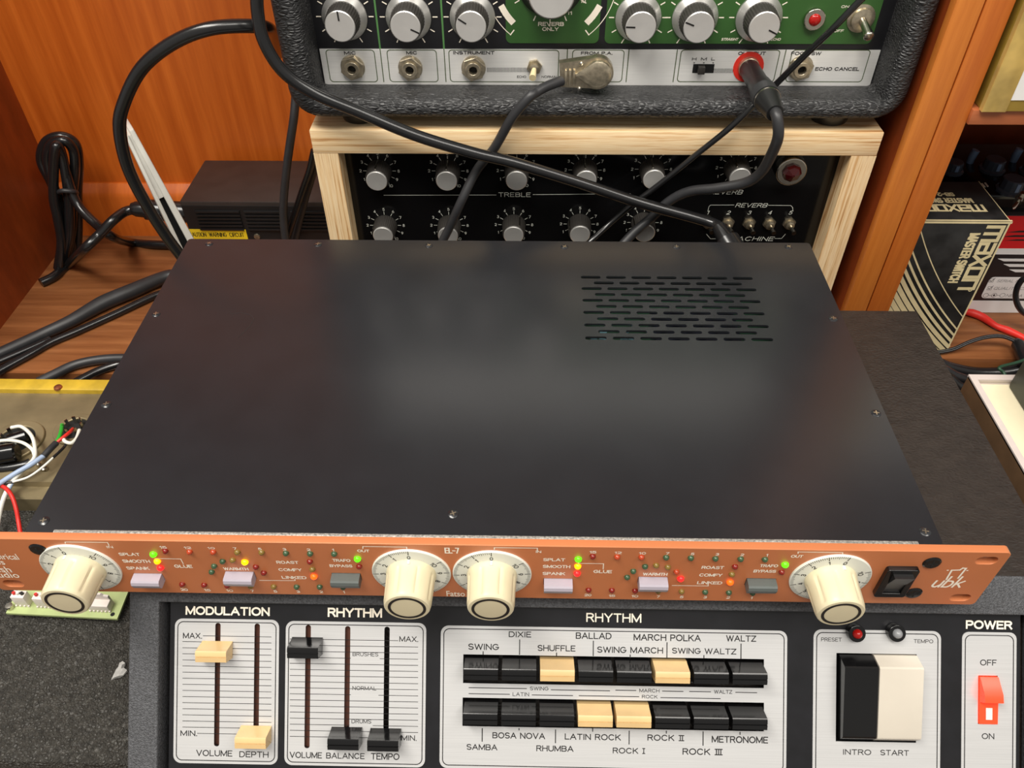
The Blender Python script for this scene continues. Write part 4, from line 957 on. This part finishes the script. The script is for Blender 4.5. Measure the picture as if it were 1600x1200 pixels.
g = MB(); P = [Y(92, 300, .425), Y(99, 298, .422), Y(118, 300, .428), Y(116, 304, .45), Y(95, 304, .448)]
g.tube(P+[P[0]], .0022, 8, 4); g.build('tie', 'rubber_g', coil, 60)
# slim white device leaning behind the rack unit
E0 = Z(372, 510, -0.135); T0 = Y(200, 205, 0.330)
Lx = (T0-E0); LL = Lx.length; Lx.normalize()
vd = (((E0+T0)/2)-CPOS).normalized(); Ax = vd.cross(Lx).normalized()
if Ax.dot(RT) < 0: Ax = -Ax
Dx = Lx.cross(Ax)
if Dx.dot(vd) < 0: Dx = -Dx
FW_ = Frame(E0, Ax, Lx)
sg = 1 if FW_.N.dot(vd) > 0 else -1
rt = thing('slim_device', 'slim white device on edge with a black recessed strip, leaning behind the rack unit', 'device', (E0.x, E0.y, ZS))
def dn(a, b): return (min(sg*a, sg*b), max(sg*a, sg*b))
n0, n1 = dn(0, 0.045)
def slab(name, a0, b0, a1, b1, v0, v1, na, nb, mt, bev=0.0):   # edge offsets at the foot (a0,b0) and the tip (a1,b1)
    k0, k1 = v0/LL, v1/LL
    L0 = (a0+(a1-a0)*k0, b0+(b1-b0)*k0); L1 = (a0+(a1-a0)*k1, b0+(b1-b0)*k1)
    q = MB(); q.hexa([FW_.pt(L0[0], v0, na), FW_.pt(L0[1], v0, na), FW_.pt(L1[1], v1, na), FW_.pt(L1[0], v1, na), FW_.pt(L0[0], v0, nb), FW_.pt(L0[1], v0, nb), FW_.pt(L1[1], v1, nb), FW_.pt(L1[0], v1, nb)], bev)
    q.build(name, mt, rt)
slab('outer_shell', -0.0042, 0.0030, 0.0006, 0.0044, 0, LL, n0, n1, 'white', 0.0012)
slab('outer_shell', -0.0172, -0.0132, -0.0034, -0.0010, 0, LL*0.985, n0, n1, 'white', 0.0008)
n2, n3 = dn(0.0015, 0.044); slab('edge_cover', -0.0133, -0.0041, -0.0011, 0.0007, LL*0.70, LL*0.98, n2, n3, 'white')
n2, n3 = dn(0.006, 0.044); slab('port_strip', -0.0133, -0.0041, -0.0011, 0.0007, 0, LL*0.70, n2, n3, 'black')
# leads on the shelf, left
cable('thick_lead', 'thickest black lead lying diagonally across the left of the wooden shelf', [Z(-10, 556, -.145), Z(0, 552, -.145), Z(60, 525, -.145), Z(110, 502, -.1435), Z(160, 474, -.1425), Z(205, 455, -.1425), Z(262, 432, -.1435), Z(285, 434, -.1435)], [.0048, .0050, .0052, .0056, .0070, .0070, .0062, .006], 'rubber_g')
cable('second_lead', 'thin black lead running along the near side of the thickest shelf lead', [Z(-8, 584, -.1465), Z(8, 575, -.1465), Z(50, 552, -.1465), Z(80, 535, -.1465), Z(120, 518, -.1465), Z(180, 491, -.1465), Z(250, 459, -.1465), Z(275, 458, -.1465)], .0034, 'rubber')
cable('third_lead', 'black lead tucked between the thickest shelf lead and its thin neighbour at the left edge', [Z(-8, 567.5, -.146), Z(2, 563.5, -.146), Z(40, 547, -.146), Z(66, 535, -.1465), Z(78, 529, -.147)], .0028, 'rubber')
cable('curved_lead', 'black lead curving out from under the rack unit toward the yellow chassis rim', [Z(60, 597, -.1455), Z(85, 585, -.1455), Z(115, 571, -.1455), Z(150, 563, -.1455), Z(190, 560, -.1455), Z(240, 562, -.1455)], .0040, 'rubber_g')
cable('straight_lead', 'black lead behind the yellow chassis rim, nearer the rack unit than the curved one', [Z(110, 602, -.146), Z(132, 590, -.146), Z(155, 579, -.146), Z(185, 570, -.146), Z(200, 572, -.146)], .0034, 'rubber')
# leads hanging between the amplifier and the power supply
cable('hanging_lead', 'black lead hanging from the amplifier corner before the power supply, leftmost of three', [Y(462, 150, .39), Y(459, 185, .383), Y(453, 225, .379), Y(447, 270, .3765), Y(443, 320, .375), Y(444, 355, .374), Y(450, 400, .371)], .0034, 'rubber_g')
cable('slanting_lead', 'shiny black lead slanting down beside the plywood case, middle of three', [Y(491, 235, .383), Y(484, 265, .383), Y(472, 300, .383), Y(459, 340, .3825), Y(447, 376, .3815), Y(436, 410, .379)], .0030, 'rubber')
cable('dark_lead', 'dull black lead hanging closest to the plywood case, rightmost of three', [Y(497, 240, .391), Y(489, 272, .3905), Y(478, 308, .3905), Y(468, 345, .390), Y(461, 376, .389), Y(454, 415, .387)], .0030, 'rubber_g')

# black pebbled case under the circuit board
m = MB(); m.box3(-0.62, -0.1875, -0.055, 0.205, ZD, -0.130, 0.004); tag(m.build('equipment_case', 'tolex'), 'low black pebbled equipment case filling the lower left, under the green circuit board', 'case')
# open chassis with yellow rim
ch = thing('open_chassis', 'upturned gold metal chassis with yellow rim and loose wiring at the left edge', 'chassis', (-0.40, 0.165, -0.130))
CX0, CX1 = -0.56, -0.235; CT = -0.1130
yb_ = Z(60, 613, CT).y; yf = Z(60, 774, CT).y
m = MB(); m.box3(CX0, CX1, yf+0.020, yb_, -0.1300, CT-0.0012); tray = m.build('chassis_deck', 'gold', ch)
m = MB(); prof = [(yf+0.021, -0.130), (yf+0.021, CT-0.0012), (yf+0.020, CT+0.0005), (yf+0.011, CT+0.0005), (yf+0.010, CT-0.0035), (yf+0.001, CT-0.0035), (yf, CT-0.0045), (yf, -0.130)]
m.loft([[V3((CX0, a, b)) for a, b in prof], [V3((CX1, a, b)) for a, b in prof]]); m.build('front_lip', 'gold', ch)
m = MB(); zr = CT+0.0030
m.box3(CX0, CX1, yb_, Z(60, 592, zr).y, -0.130, zr, 0.0006); rim = m.build('rear_rim', 'yellowmetal', ch)
FC = Frame((0, 0, CT-0.0012), (1, 0, 0), (0, 1, 0))
for px, py in ((91, 606),):
    u, v = Frame((0, 0, zr), (1, 0, 0), (0, 1, 0)).uv(px, py); g = MB(); g.lathe(Frame((u, v, zr), (1, 0, 0), (0, 1, 0)), 0, 0, [(0.0032, 0), (0.0028, 0.0012), (0.0006, 0.0018)], 14); g.build('rivet', 'copper', rim)
def socket(px, py, r, lugs):
    u, v = FC.uv(px, py); g = MB(); g.plate(FC, circ(u, v, r*1.22, 36), [circ(u, v, r*0.92, 36)], 0, 0.0022, 0.0008); o = g.build('tube_socket', 'gold', ch)
    g = MB(); g.lathe(FC, u, v, [(r*0.92, 0), (r*0.9, 0.0008)], 30); g.build('socket_base', 'dark', o)
    g = MB()
    for k in range(lugs):
        a = 2*PI*k/lugs; g.box(Frame(FC.pt(u+r*.55*math.cos(a), v+r*.55*math.sin(a)), V3((math.cos(a), math.sin(a), 0)), V3((-math.sin(a), math.cos(a), 0))), -0.0004, 0.0004, -0.0012, 0.0012, 0, 0.0075)
    g.build('solder_lugs', 'chrome', o)
    return u, v
s1 = socket(26, 690, 0.0150, 8); s2 = socket(118, 672, 0.0115, 7)
def W_(name, label, mt, r, *pts):
    g = MB(); P = [Z(x_, y_, z_) for x_, y_, z_ in pts]; g.tube(P, r, 8, 6); o = g.build(name, mt, ch, 60)
    if label: o['label'] = label
W_('wire', 'white wire loop', 'wire_white', .0013, (18, 668, -.107), (34, 667, -.105), (50, 682, -.103), (55, 705, -.103), (52, 718, -.104), (40, 730, -.105))
W_('wire', 'white wire', 'wire_white', .0012, (-10, 690, -.106), (14, 688, -.104), (36, 692, -.103), (50, 702, -.104), (54, 712, -.105))
W_('wire', 'pale blue sleeved wire', 'wire_blue', .0017, (-25, 772, -.103), (0, 755, -.104), (25, 739, -.104), (48, 726, -.103), (70, 711, -.103))
W_('wire', 'grey sleeve', 'rubber_g', .0022, (68, 713, -.103), (78, 702, -.1025), (88, 692, -.103))
W_('wire', 'black wire', 'rubber', .0010, (0, 757, -.106), (25, 752, -.106), (50, 742, -.105), (75, 722, -.104), (98, 701, -.104), (104, 692, -.106))
W_('wire', 'white wire', 'wire_white', .0008, (20, 753, -.1055), (45, 745, -.1045), (70, 727, -.1035), (92, 706, -.104))
W_('wire', 'green wire', 'wire_green', .0014, (88, 692, -.103), (93, 682, -.103), (96, 672, -.106), (97, 664, -.109))
W_('wire', 'yellow wire', 'yellow', .0010, (88, 692, -.103), (92, 686, -.103), (95, 683, -.104))
W_('wire', 'red wire', 'wire_red', .0012, (88, 692, -.103), (98, 684, -.102), (108, 676, -.103), (114, 670, -.108))
W_('wire', 'white wire loop', 'wire_white', .0013, (98, 684, -.103), (102, 690, -.103), (112, 692, -.104), (120, 684, -.105), (124, 672, -.107))
W_('wire', 'long red wire', 'wire_red', .0014, (-10, 758, -.108), (6, 761, -.106), (18, 774, -.107), (25, 794, -.112), (29, 815, -.118), (33, 840, -.122))
W_('wire', 'white wire strand', 'wire_white', .0015, (40, 730, -.106), (20, 752, -.107), (6, 778, -.110), (-2, 810, -.120), (-6, 840, -.124))
W_('wire', 'pale blue wire', 'wire_blue', .0012, (30, 736, -.107), (14, 764, -.108), (2, 790, -.114), (-8, 815, -.122))
for (x0, y0, x1, y1, r_, z_) in ((-8, 712, 28, 706, .0068, -.106), (12, 690, 44, 680, .0046, -.109)):
    g = MB(); p0, p1 = Z(x0, y0, z_), Z(x1, y1, z_); L2 = (p1-p0).length
    g.axis(p0, p1, [(0, r_*.8), (0.001, r_), (L2-0.001, r_), (L2, r_*.8)], 20); g.build('capacitor', 'gloss', ch)
W_('wire', 'black cable under the capacitors', 'rubber', .0030, (-20, 734, -.112), (10, 732, -.112), (36, 727, -.112), (48, 722, -.112))
g = MB(); g.lathe(FC, *FC.uv(70, 735), [(0.0026, 0.0), (0.0024, 0.0030), (0.0008, 0.0040)], 10); g.build('solder_post', 'chrome', ch)
g = MB(); g.lathe(FC, *FC.uv(62, 728), [(0.0020, 0.0), (0.0018, 0.0026), (0.0006, 0.0034)], 10); g.build('solder_post', 'chrome', ch)
# loose circuit board
zb = -0.1245
brd = thing('loose_circuit_board', 'small pale green circuit board with white connectors under the left end of the orange panel', 'circuit board', (-0.25, 0.03, -0.130))
pq = [Z(9, 958, zb), Z(183, 967, zb), Z(204, 915, zb), Z(-10, 880, zb)]
pq[3] = pq[0]+(pq[2]-pq[1])
m = MB(); m.hexa([p-V3((0, 0, .0016)) for p in pq]+pq); m.build('board', 'pcb', brd)
ux = (pq[1]-pq[0]).normalized(); uy = (pq[2]-pq[1]).normalized(); uy = (uy-ux*uy.dot(ux)).normalized()
FQ = Frame(pq[0], ux, uy)
for k in range(3):
    m = MB(); u, v = FQ.uv((28, 100, 150)[k], 953); m.lathe(FQ, u, v, [(0.0016, -0.0055), (0.0016, -0.0016)], 10); m.build('standoff', 'chrome', brd)
def conn(px, py, w, h, col=True):
    u, v = FQ.uv(px, py); g = MB(); o = None
    g.box(FQ, u, u+w, v, v+0.0050, 0, h, 0.0002)
    n = max(2, int(w/0.0025))
    for i in range(n+1): g.box(FQ, u+i*w/(n+.2), u+i*w/(n+.2)+0.0009, v-0.0006, v+0.0004, 0, 0.0014)
    o = g.build('connector', 'connector', brd)
    if col:
        for i, mt in enumerate(('wire_red', 'wire_white', 'black')):
            g = MB(); c = u+w*(0.2+0.3*i); g.lathe(FQ, c, v+0.0026, [(0.0010, h-.001), (0.0010, h+0.0016)], 10); g.build('wire_end', mt, o)
    return o
conn(26, 947, 0.0082, 0.0098); conn(59, 949, 0.0100, 0.0095); conn(112, 953, 0.0075, 0.0050, False)
conn(141, 955, 0.0125, 0.0060, False)
u, v = FQ.uv(150, 952); m = MB(); m.prism(Frame(FQ.pt(u, v+0.0048), FQ.X, FQ.N), [(0.000, 0), (0.0095, 0), (0.0090, 0.0090), (0.0062, 0.0096), (0.0050, 0.0112), (0.0024, 0.0112), (0.0016, 0.0092), (0, 0.0086)], 0, 0.0014); m.build('connector_back', 'connector', brd)
u, v = FQ.uv(176, 960); m = MB(); m.lathe(FQ, u, v, [(0.0013, -0.0002), (0.0013, 0.0002)], 14); m.build('hole_mark', 'dark', brd)
u, v = FQ.uv(17, 950); m = MB(); m.lathe(FQ, u, v, [(0.0022, 0), (0.0021, 0.0030), (0.0008, 0.0032)], 12); m.build('test_post', 'chrome', brd)
# torn scrap
c = Z(186, 1049, -0.1285); m = MB()
out = [(-2.8, -5), (-.8, -4.2), (1.6, -3.2), (3.4, -2.4), (4.6, .6), (2.8, 1.4), (1.9, 2.2), (2.2, 4.6), (.4, 5.6), (-1.6, 5.0), (-.6, 3.0), (-1.2, .6), (-2.6, -2.2)]
lo = [V3((c.x+a*.001, c.y+b*.001, -0.1296+.0006*(i % 2))) for i, (a, b) in enumerate(out)]
hi = [p+V3((0, 0, .0008+.0008*((i*7) % 3))) for i, p in enumerate(lo)]
md = [V3((c.x+a*.0006, c.y+b*.0006, -0.1272+.0004*((i*5) % 3))) for i, (a, b) in enumerate(out)]
m.loft([lo, hi, md]); tag(m.build('paper_scrap', 'paper', None, 15), 'torn scrap of grey paper lying on the black pebbled case', 'scrap')

# ================================================================== things at the right
# old carton with cream stripes
mx = thing('striped_carton', 'worn black carton with cream lettering and curved cream stripes behind the timber divider', 'carton', (0.345, 0.335, ZS))
KY = 0.306; KX0, KX1 = 0.3105, 0.3835; KZ = -0.0195; KYB = 0.365
m = MB(); m.box3(KX0, KX1, KY, KYB, ZS, KZ, 0.0010); m.build('box', 'boxblack', mx)
FK = Frame((0, KY, 0), (1, 0, 0), (0, 0, 1)); FT = Frame((0, 0, KZ), (1, 0, 0), (0, 1, 0))
q = MB()
ek = 0.0009
q.line(FK, [(KX1-ek, ZS+0.001), (KX1-ek, KZ-0.001)], 0.0014, 0, True); q.line(FK, [(KX0, KZ-0.0012), (KX1, KZ-0.0012)], 0.0018, 0, True)
q.line(FT, [(KX0, KY+0.001), (KX1, KY+0.001)], 0.0016, 0, True); q.line(FT, [(KX1-0.001, KY), (KX1-0.001, KYB)], 0.0007, 0, True)
q.line(FK, [(KX0, ZS+0.0015), (KX1, ZS+0.0015)], 0.0030, 0, True)
def tdir(F, s, a, b, h, bold):     # baseline px a -> b, cap height h to the left of travel
    q.text(F, s, F.uv(*a), F.uv(*b), h, 0, bold)
def vert(s, xb, y0, y1, h, bold):
    u, v0 = FK.uv(xb[0], y0); v1 = FK.uv(xb[1], y1)[1]
    q.stroke(FK, s, (u, v0), (u, v1), h, 0, bold)
vert('maxon', (1543, 1501), 352, 453, 0.0140, 0.2); vert('MASTER SWITCH', (1516, 1484), 364, 442, 0.0080, 0.2)
u, v = FK.uv(1516, 453); q.plate(FK, circ(u, v, 0.0016), [circ(u, v, 0.0008)], 0.00002, 0.00012)
# upside-down lettering on the lid
def flip(s, x0, x1, yb, h, bold):
    a = FT.uv(x0, yb); b = FT.uv(x1, yb); q.stroke(FT, s, a, (b[0], a[1]), h, 0, bold)
flip('maxon', 1535, 1440, 319.6, 0.0105, 0.2); flip('MASTER SWITCH', 1517, 1428, 309.6, 0.0072, 0.2); flip('SB-2', 1489, 1462, 301, 0.0055, 0.22)
# curved stripes
cu, cv = 0.654, 0.1624
for r0, w in ((0.3855, 0.0008), (0.3950, 0.0013), (0.3998, 0.0018), (0.4045, 0.0025), (0.4092, 0.0033), (0.4138, 0.0037), (0.4184, 0.0039), (0.4230, 0.0041), (0.4276, 0.0042), (0.4322, 0.0042)):
    arc = []
    for i in range(0, 181):
        a = math.radians(195+i*0.3); p = (cu+r0*math.cos(a), cv+r0*math.sin(a))
        if KX0 < p[0] < KX1-0.001 and ZS+0.001 < p[1] < KZ-0.002: arc.append(p)
        elif arc: q.line(FK, arc, w, 0, True); arc = []
    if len(arc) > 1: q.line(FK, arc, w, 0, True)
q.build('printed_design', 'boxcream', mx)
# red white and black carton
ct = thing('printed_carton', 'red, white and black printed carton at the right edge under the effects pedal', 'carton', (0.49, 0.39, ZS))
QY = 0.361; QX0, QX1 = 0.388, 0.60; QZ = -0.048
m = MB(); m.box3(QX0, QX1, QY, 0.44, ZS, QZ, 0.0008); m.build('box', 'cartonblack', ct)
FQ2 = Frame((0, QY, 0), (1, 0, 0), (0, 0, 1))
def zpx(py): return FQ2.uv(1580, py)[1]
q = MB(); q.mi = 0; q.box(FQ2, QX0, QX1, zpx(388), QZ-0.0006, 0, 0.0002)
q.mi = 1; q.box(FQ2, QX0, QX1, zpx(397.4), zpx(388), 0, 0.0002); q.box(FQ2, QX0, QX1, ZS+0.0005, zpx(470), 0, 0.0002)
u0 = FQ2.uv(1531, 466)[0]; q.prism(FQ2, rrect(u0, QX1-0.01, zpx(466), zpx(433), 0.004), 0, 0.0003)
for i, (xa, ya, yb) in enumerate(((1559, 404, 408), (1568, 412.6, 416.6), (1577, 421, 425))):
    a = FQ2.uv(xa, ya); b = FQ2.uv(xa+9, yb); q.prism(FQ2, [(a[0], a[1]), (b[0], b[1]), (QX1-0.02, b[1]), (QX1-0.02, a[1])][::-1], 0, 0.0003)
q.mi = 2
for ya, yb, xa in ((360, 363, 1574), (367, 370, 1566), (373.6, 376, 1570)):
    a = FQ2.uv(xa, ya); b = FQ2.uv(xa+22, yb); q.prism(FQ2, [(a[0], b[1]), (a[0]+0.010, a[1]), (QX1-0.03, a[1]), (QX1-0.03, b[1]+0.0004)][::-1], 0.0002, 0.0003)
q.mi = 3
for s, x0, x1, yb in (('SERIAL NUMBER', 1557, 1618, 441), ('QUALITY CHECK', 1552, 1622, 452.6), ('NEGATIVE', 1571, 1618, 464)): q.tx(FQ2, s, x0, x1, yb, yb-4.4, 0.0003, 0.006, 0.2)
q.mi = 2
for px, py in ((1549, 438), (1546, 450)):
    u, v = FQ2.uv(px, py); q.line(FQ2, rect(u-0.0018, u+0.0018, v-0.0018, v+0.0018), 0.0003, 0.0003, True, 0.00006, True); q.line(FQ2, [(u-0.001, v), (u, v-0.001), (u+0.0022, v+0.0026)], 0.0005, 0.0003, True)
for px in (1540, 1553, 1566):
    u, v = FQ2.uv(px, 461); q.line(FQ2, circ(u, v, 0.0022, 16), 0.0003, 0.0003, True, 0.00006, True)
    if px < 1560: u2 = FQ2.uv(px+13, 461)[0]; q.line(FQ2, [(u+0.0022, v), (u2-0.0022, v)], 0.0003, 0.0003, True)
u, v = FQ2.uv(1553, 461); q.lathe(FQ2, u, v, [(0.0010, 0.0003), (0.0010, 0.0004)], 10)
q.build('printed_design', ['cartonred', 'cartonwhite', 'cartonblack', 'grey_ink'], ct)
# effects pedal with knobs on top of the carton
fx = thing('effects_pedal', 'glossy black effects pedal with smoky knobs on the printed carton', 'effects pedal', (0.49, 0.40, QZ))
PZ2 = -0.032
m = MB(); m.box3(0.392, 0.60, 0.366, 0.455, QZ+0.0002, PZ2, 0.002); m.build('case', 'gloss', fx)
FX = Frame((0, 0, PZ2), (1, 0, 0), (0, 1, 0))
for px, py, k in ((1549, 266, 1.0), (1577, 298, 1.08), (1486, 268, 0.9), (1612, 270, 1.0)):
    u, v = FX.uv(px, py); g = MB(); g.lathe(FX, u, v, [(0.0105*k, 0), (0.0105*k, 0.0020), (0.0086*k, 0.0030), (0.0080*k, 0.0100*k), (0.0074*k, 0.0106*k)], 12); K = g.build('control_knob', 'knobdark', fx, 20)
    g = MB(); g.box(FX, u-0.0014, u+0.0014, v-0.0088*k, v-0.0076*k, 0.0036, 0.0098*k); g.build('pointer', 'steelblue', K)
for px, py in ((1515, 254), (1583, 252)):
    u, v = FX.uv(px, py); g = MB(); g.tube([FX.pt(u, v, 0), FX.pt(u, v, 0.006), FX.pt(u+0.001, v, 0.0115)], [0.0030, 0.0034, 0.0032], 12, 3); g.build('lever', 'steelblue', fx)
g = MB(); p0 = FX.pt(*FX.uv(1590, 322), 0.004); p1 = FX.pt(*FX.uv(1572, 340), 0.001)
g.axis(p0+V3((0.004, 0.006, 0.002)), p1, [(0, .0042), (0.004, .0042), (0.0041, .0026), (0.010, .0030), (0.0101, .0016), (0.018, .0016), (0.020, .0005)], 14); g.build('jack_tip', 'chrome', fx)
for px, py in ((1536, 290), (1541, 289)):
    u, v = FX.uv(px, py); g = MB(); g.box(FX, u-0.0006, u+0.0006, v-0.003, v+0.003, 0, 0.0006); g.build('panel_mark', 'white_ink', fx)
# leads and ribbon
cable('ribbon', 'twisted red ribbon trailing over the brown shelf below the printed carton', [Z(1505, 487, -.1470), Z(1519, 489, -.1460), Z(1536, 496, -.1465), Z(1556, 509, -.1460), Z(1574, 516, -.1470), Z(1598, 527, -.1465), Z(1630, 545, -.147)], [.0026, .0036, .0036, .0026, .0034, .0026, .0028], 'ribbon', 'ribbon')
tw = thing('twin_lead', 'slim black twin lead with a moulded plug arching over the brown shelf', 'cable', (0.40, 0.30, ZS))
for dy in (0, 2.6):
    g = MB(); g.tube([Z(1440, 549+dy, -.147), Z(1465, 549+dy, -.147), Z(1490, 544+dy, -.145), Z(1515, 533+dy, -.140), Z(1540, 525.6+dy, -.137), Z(1565, 524+dy, -.136), Z(1585, 531+dy, -.138), Z(1594, 538+dy*.5, -.140)], .0011, 8, 6); g.build('cord', 'rubber', tw, 60)
g = MB(); p0, p1 = Z(1588, 532, -.139), Z(1604, 566, -.142); g.axis(p0, p1, [(0, .003), (.004, .0052), ((p1-p0).length, .0062)], 14); g.build('plug', 'rubber', tw)
cable('ring_lead', 'black lead curling in front of the label of the printed carton', [Y(*p) for p in ((1640, 424, .335), (1606, 432, .336), (1592, 444, .336), (1587, 462, .335), (1592, 480, .332), (1606, 492, .33), (1640, 498, .325))], .0024, 'rubber')
cable('green_lead', 'thin dark green lead sticking up behind the cream-topped unit', [Z(1572, 592, -.12), Z(1568, 582, -.118), Z(1562, 574, -.116), Z(1590, 566, -.12), Z(1630, 552, -.125)], .0013, 'gboard')
for i, (nm, lb, pts) in enumerate((('floor_lead', 'black lead along the front edge of the brown shelf, uppermost of the bunch', ((1462, 566), (1490, 576), (1530, 583), (1580, 580), (1640, 562))),
        ('lower_lead', 'black lead in the dark gap behind the cream-topped unit, below the uppermost one', ((1470, 576), (1496, 590), (1530, 597), (1580, 594), (1640, 580))),
        ('gap_lead', 'black lead low in the dark gap beside the vinyl-topped machine', ((1480, 590), (1500, 606), (1530, 612), (1580, 610), (1640, 600))))):
    cable(nm, lb, [Y(x_, y_, .2905-.0115*i) for x_, y_ in pts], .0050, 'rubber')
# cream-topped unit
kb = thing('cream_topped_unit', 'low brown-sided unit with a recessed cream top at the right edge', 'audio unit', (0.40, 0.10, ZD))
GZ = -0.0750
g0 = Z(1513, 586, GZ); GX0 = g0.x; GYB = g0.y; GX1 = GX0+0.17; GYF = -0.04
m = MB(); m.box3(GX0, GX0+0.004, GYF, GYB, ZD, GZ, 0.0006); m.build('side_panel', 'brown', kb)
m = MB(); m.box3(GX1-0.004, GX1, GYF, GYB, ZD, GZ, 0.0006); m.build('side_panel', 'brown', kb)
m = MB(); m.box3(GX0+0.004, GX1-0.004, GYB-0.0045, GYB, ZD, GZ, 0.0006); m.box3(GX0+0.004, GX1-0.004, GYF, GYF+0.0045, ZD, GZ, 0.0006); m.build('end_panel', 'whiteframe', kb)
m = MB(); m.plate(Frame((0, 0, GZ), (1, 0, 0), (0, 1, 0)), rect(GX0+0.0002, GX1-0.0002, GYF, GYB), [rect(GX0+0.0042, GX1-0.0042, GYF+0.005, GYB-0.0048)], -0.002, 0.0006, 0.0002); m.build('top_frame', 'whiteframe', kb)
m = MB(); m.box3(GX0+0.004, GX1-0.004, GYF+0.0045, GYB-0.0045, GZ-0.012, GZ-0.0045); m.build('top_panel', 'creampanel', kb)
m = MB(); a = Z(1579, 590, GZ-0.0045); m.box3(a.x-0.006, a.x+0.085, a.y-0.09, min(a.y-0.001, GYB-0.0060), GZ-0.0045, GZ+0.026, 0.002)
tag(m.build('dark_box', 'greengrey'), 'dark green-grey box standing on the cream-topped unit at the right edge', 'box')
# parcel on the upper shelf
pcl = thing('taped_parcel', 'olive-gold parcel with shiny tape and a white face on the upper right shelf', 'parcel', (0.37, 0.33, 0.077))
m = MB(); m.box3(0.3130, 0.43, 0.2815, 0.39, 0.077, 0.26, 0.0010); m.build('box', 'olive', pcl)
m = MB(); m.box3(0.3270, 0.4298, 0.2809, 0.2820, 0.0850, 0.26); m.build('front_face', 'cartonwhite', pcl)
m = MB(); m.box3(0.3124, 0.3275, 0.2806, 0.2818, 0.0772, 0.26, 0.0003); m.box3(0.3122, 0.3132, 0.2808, 0.2850, 0.0772, 0.26); m.build('tape', 'tape', pcl)
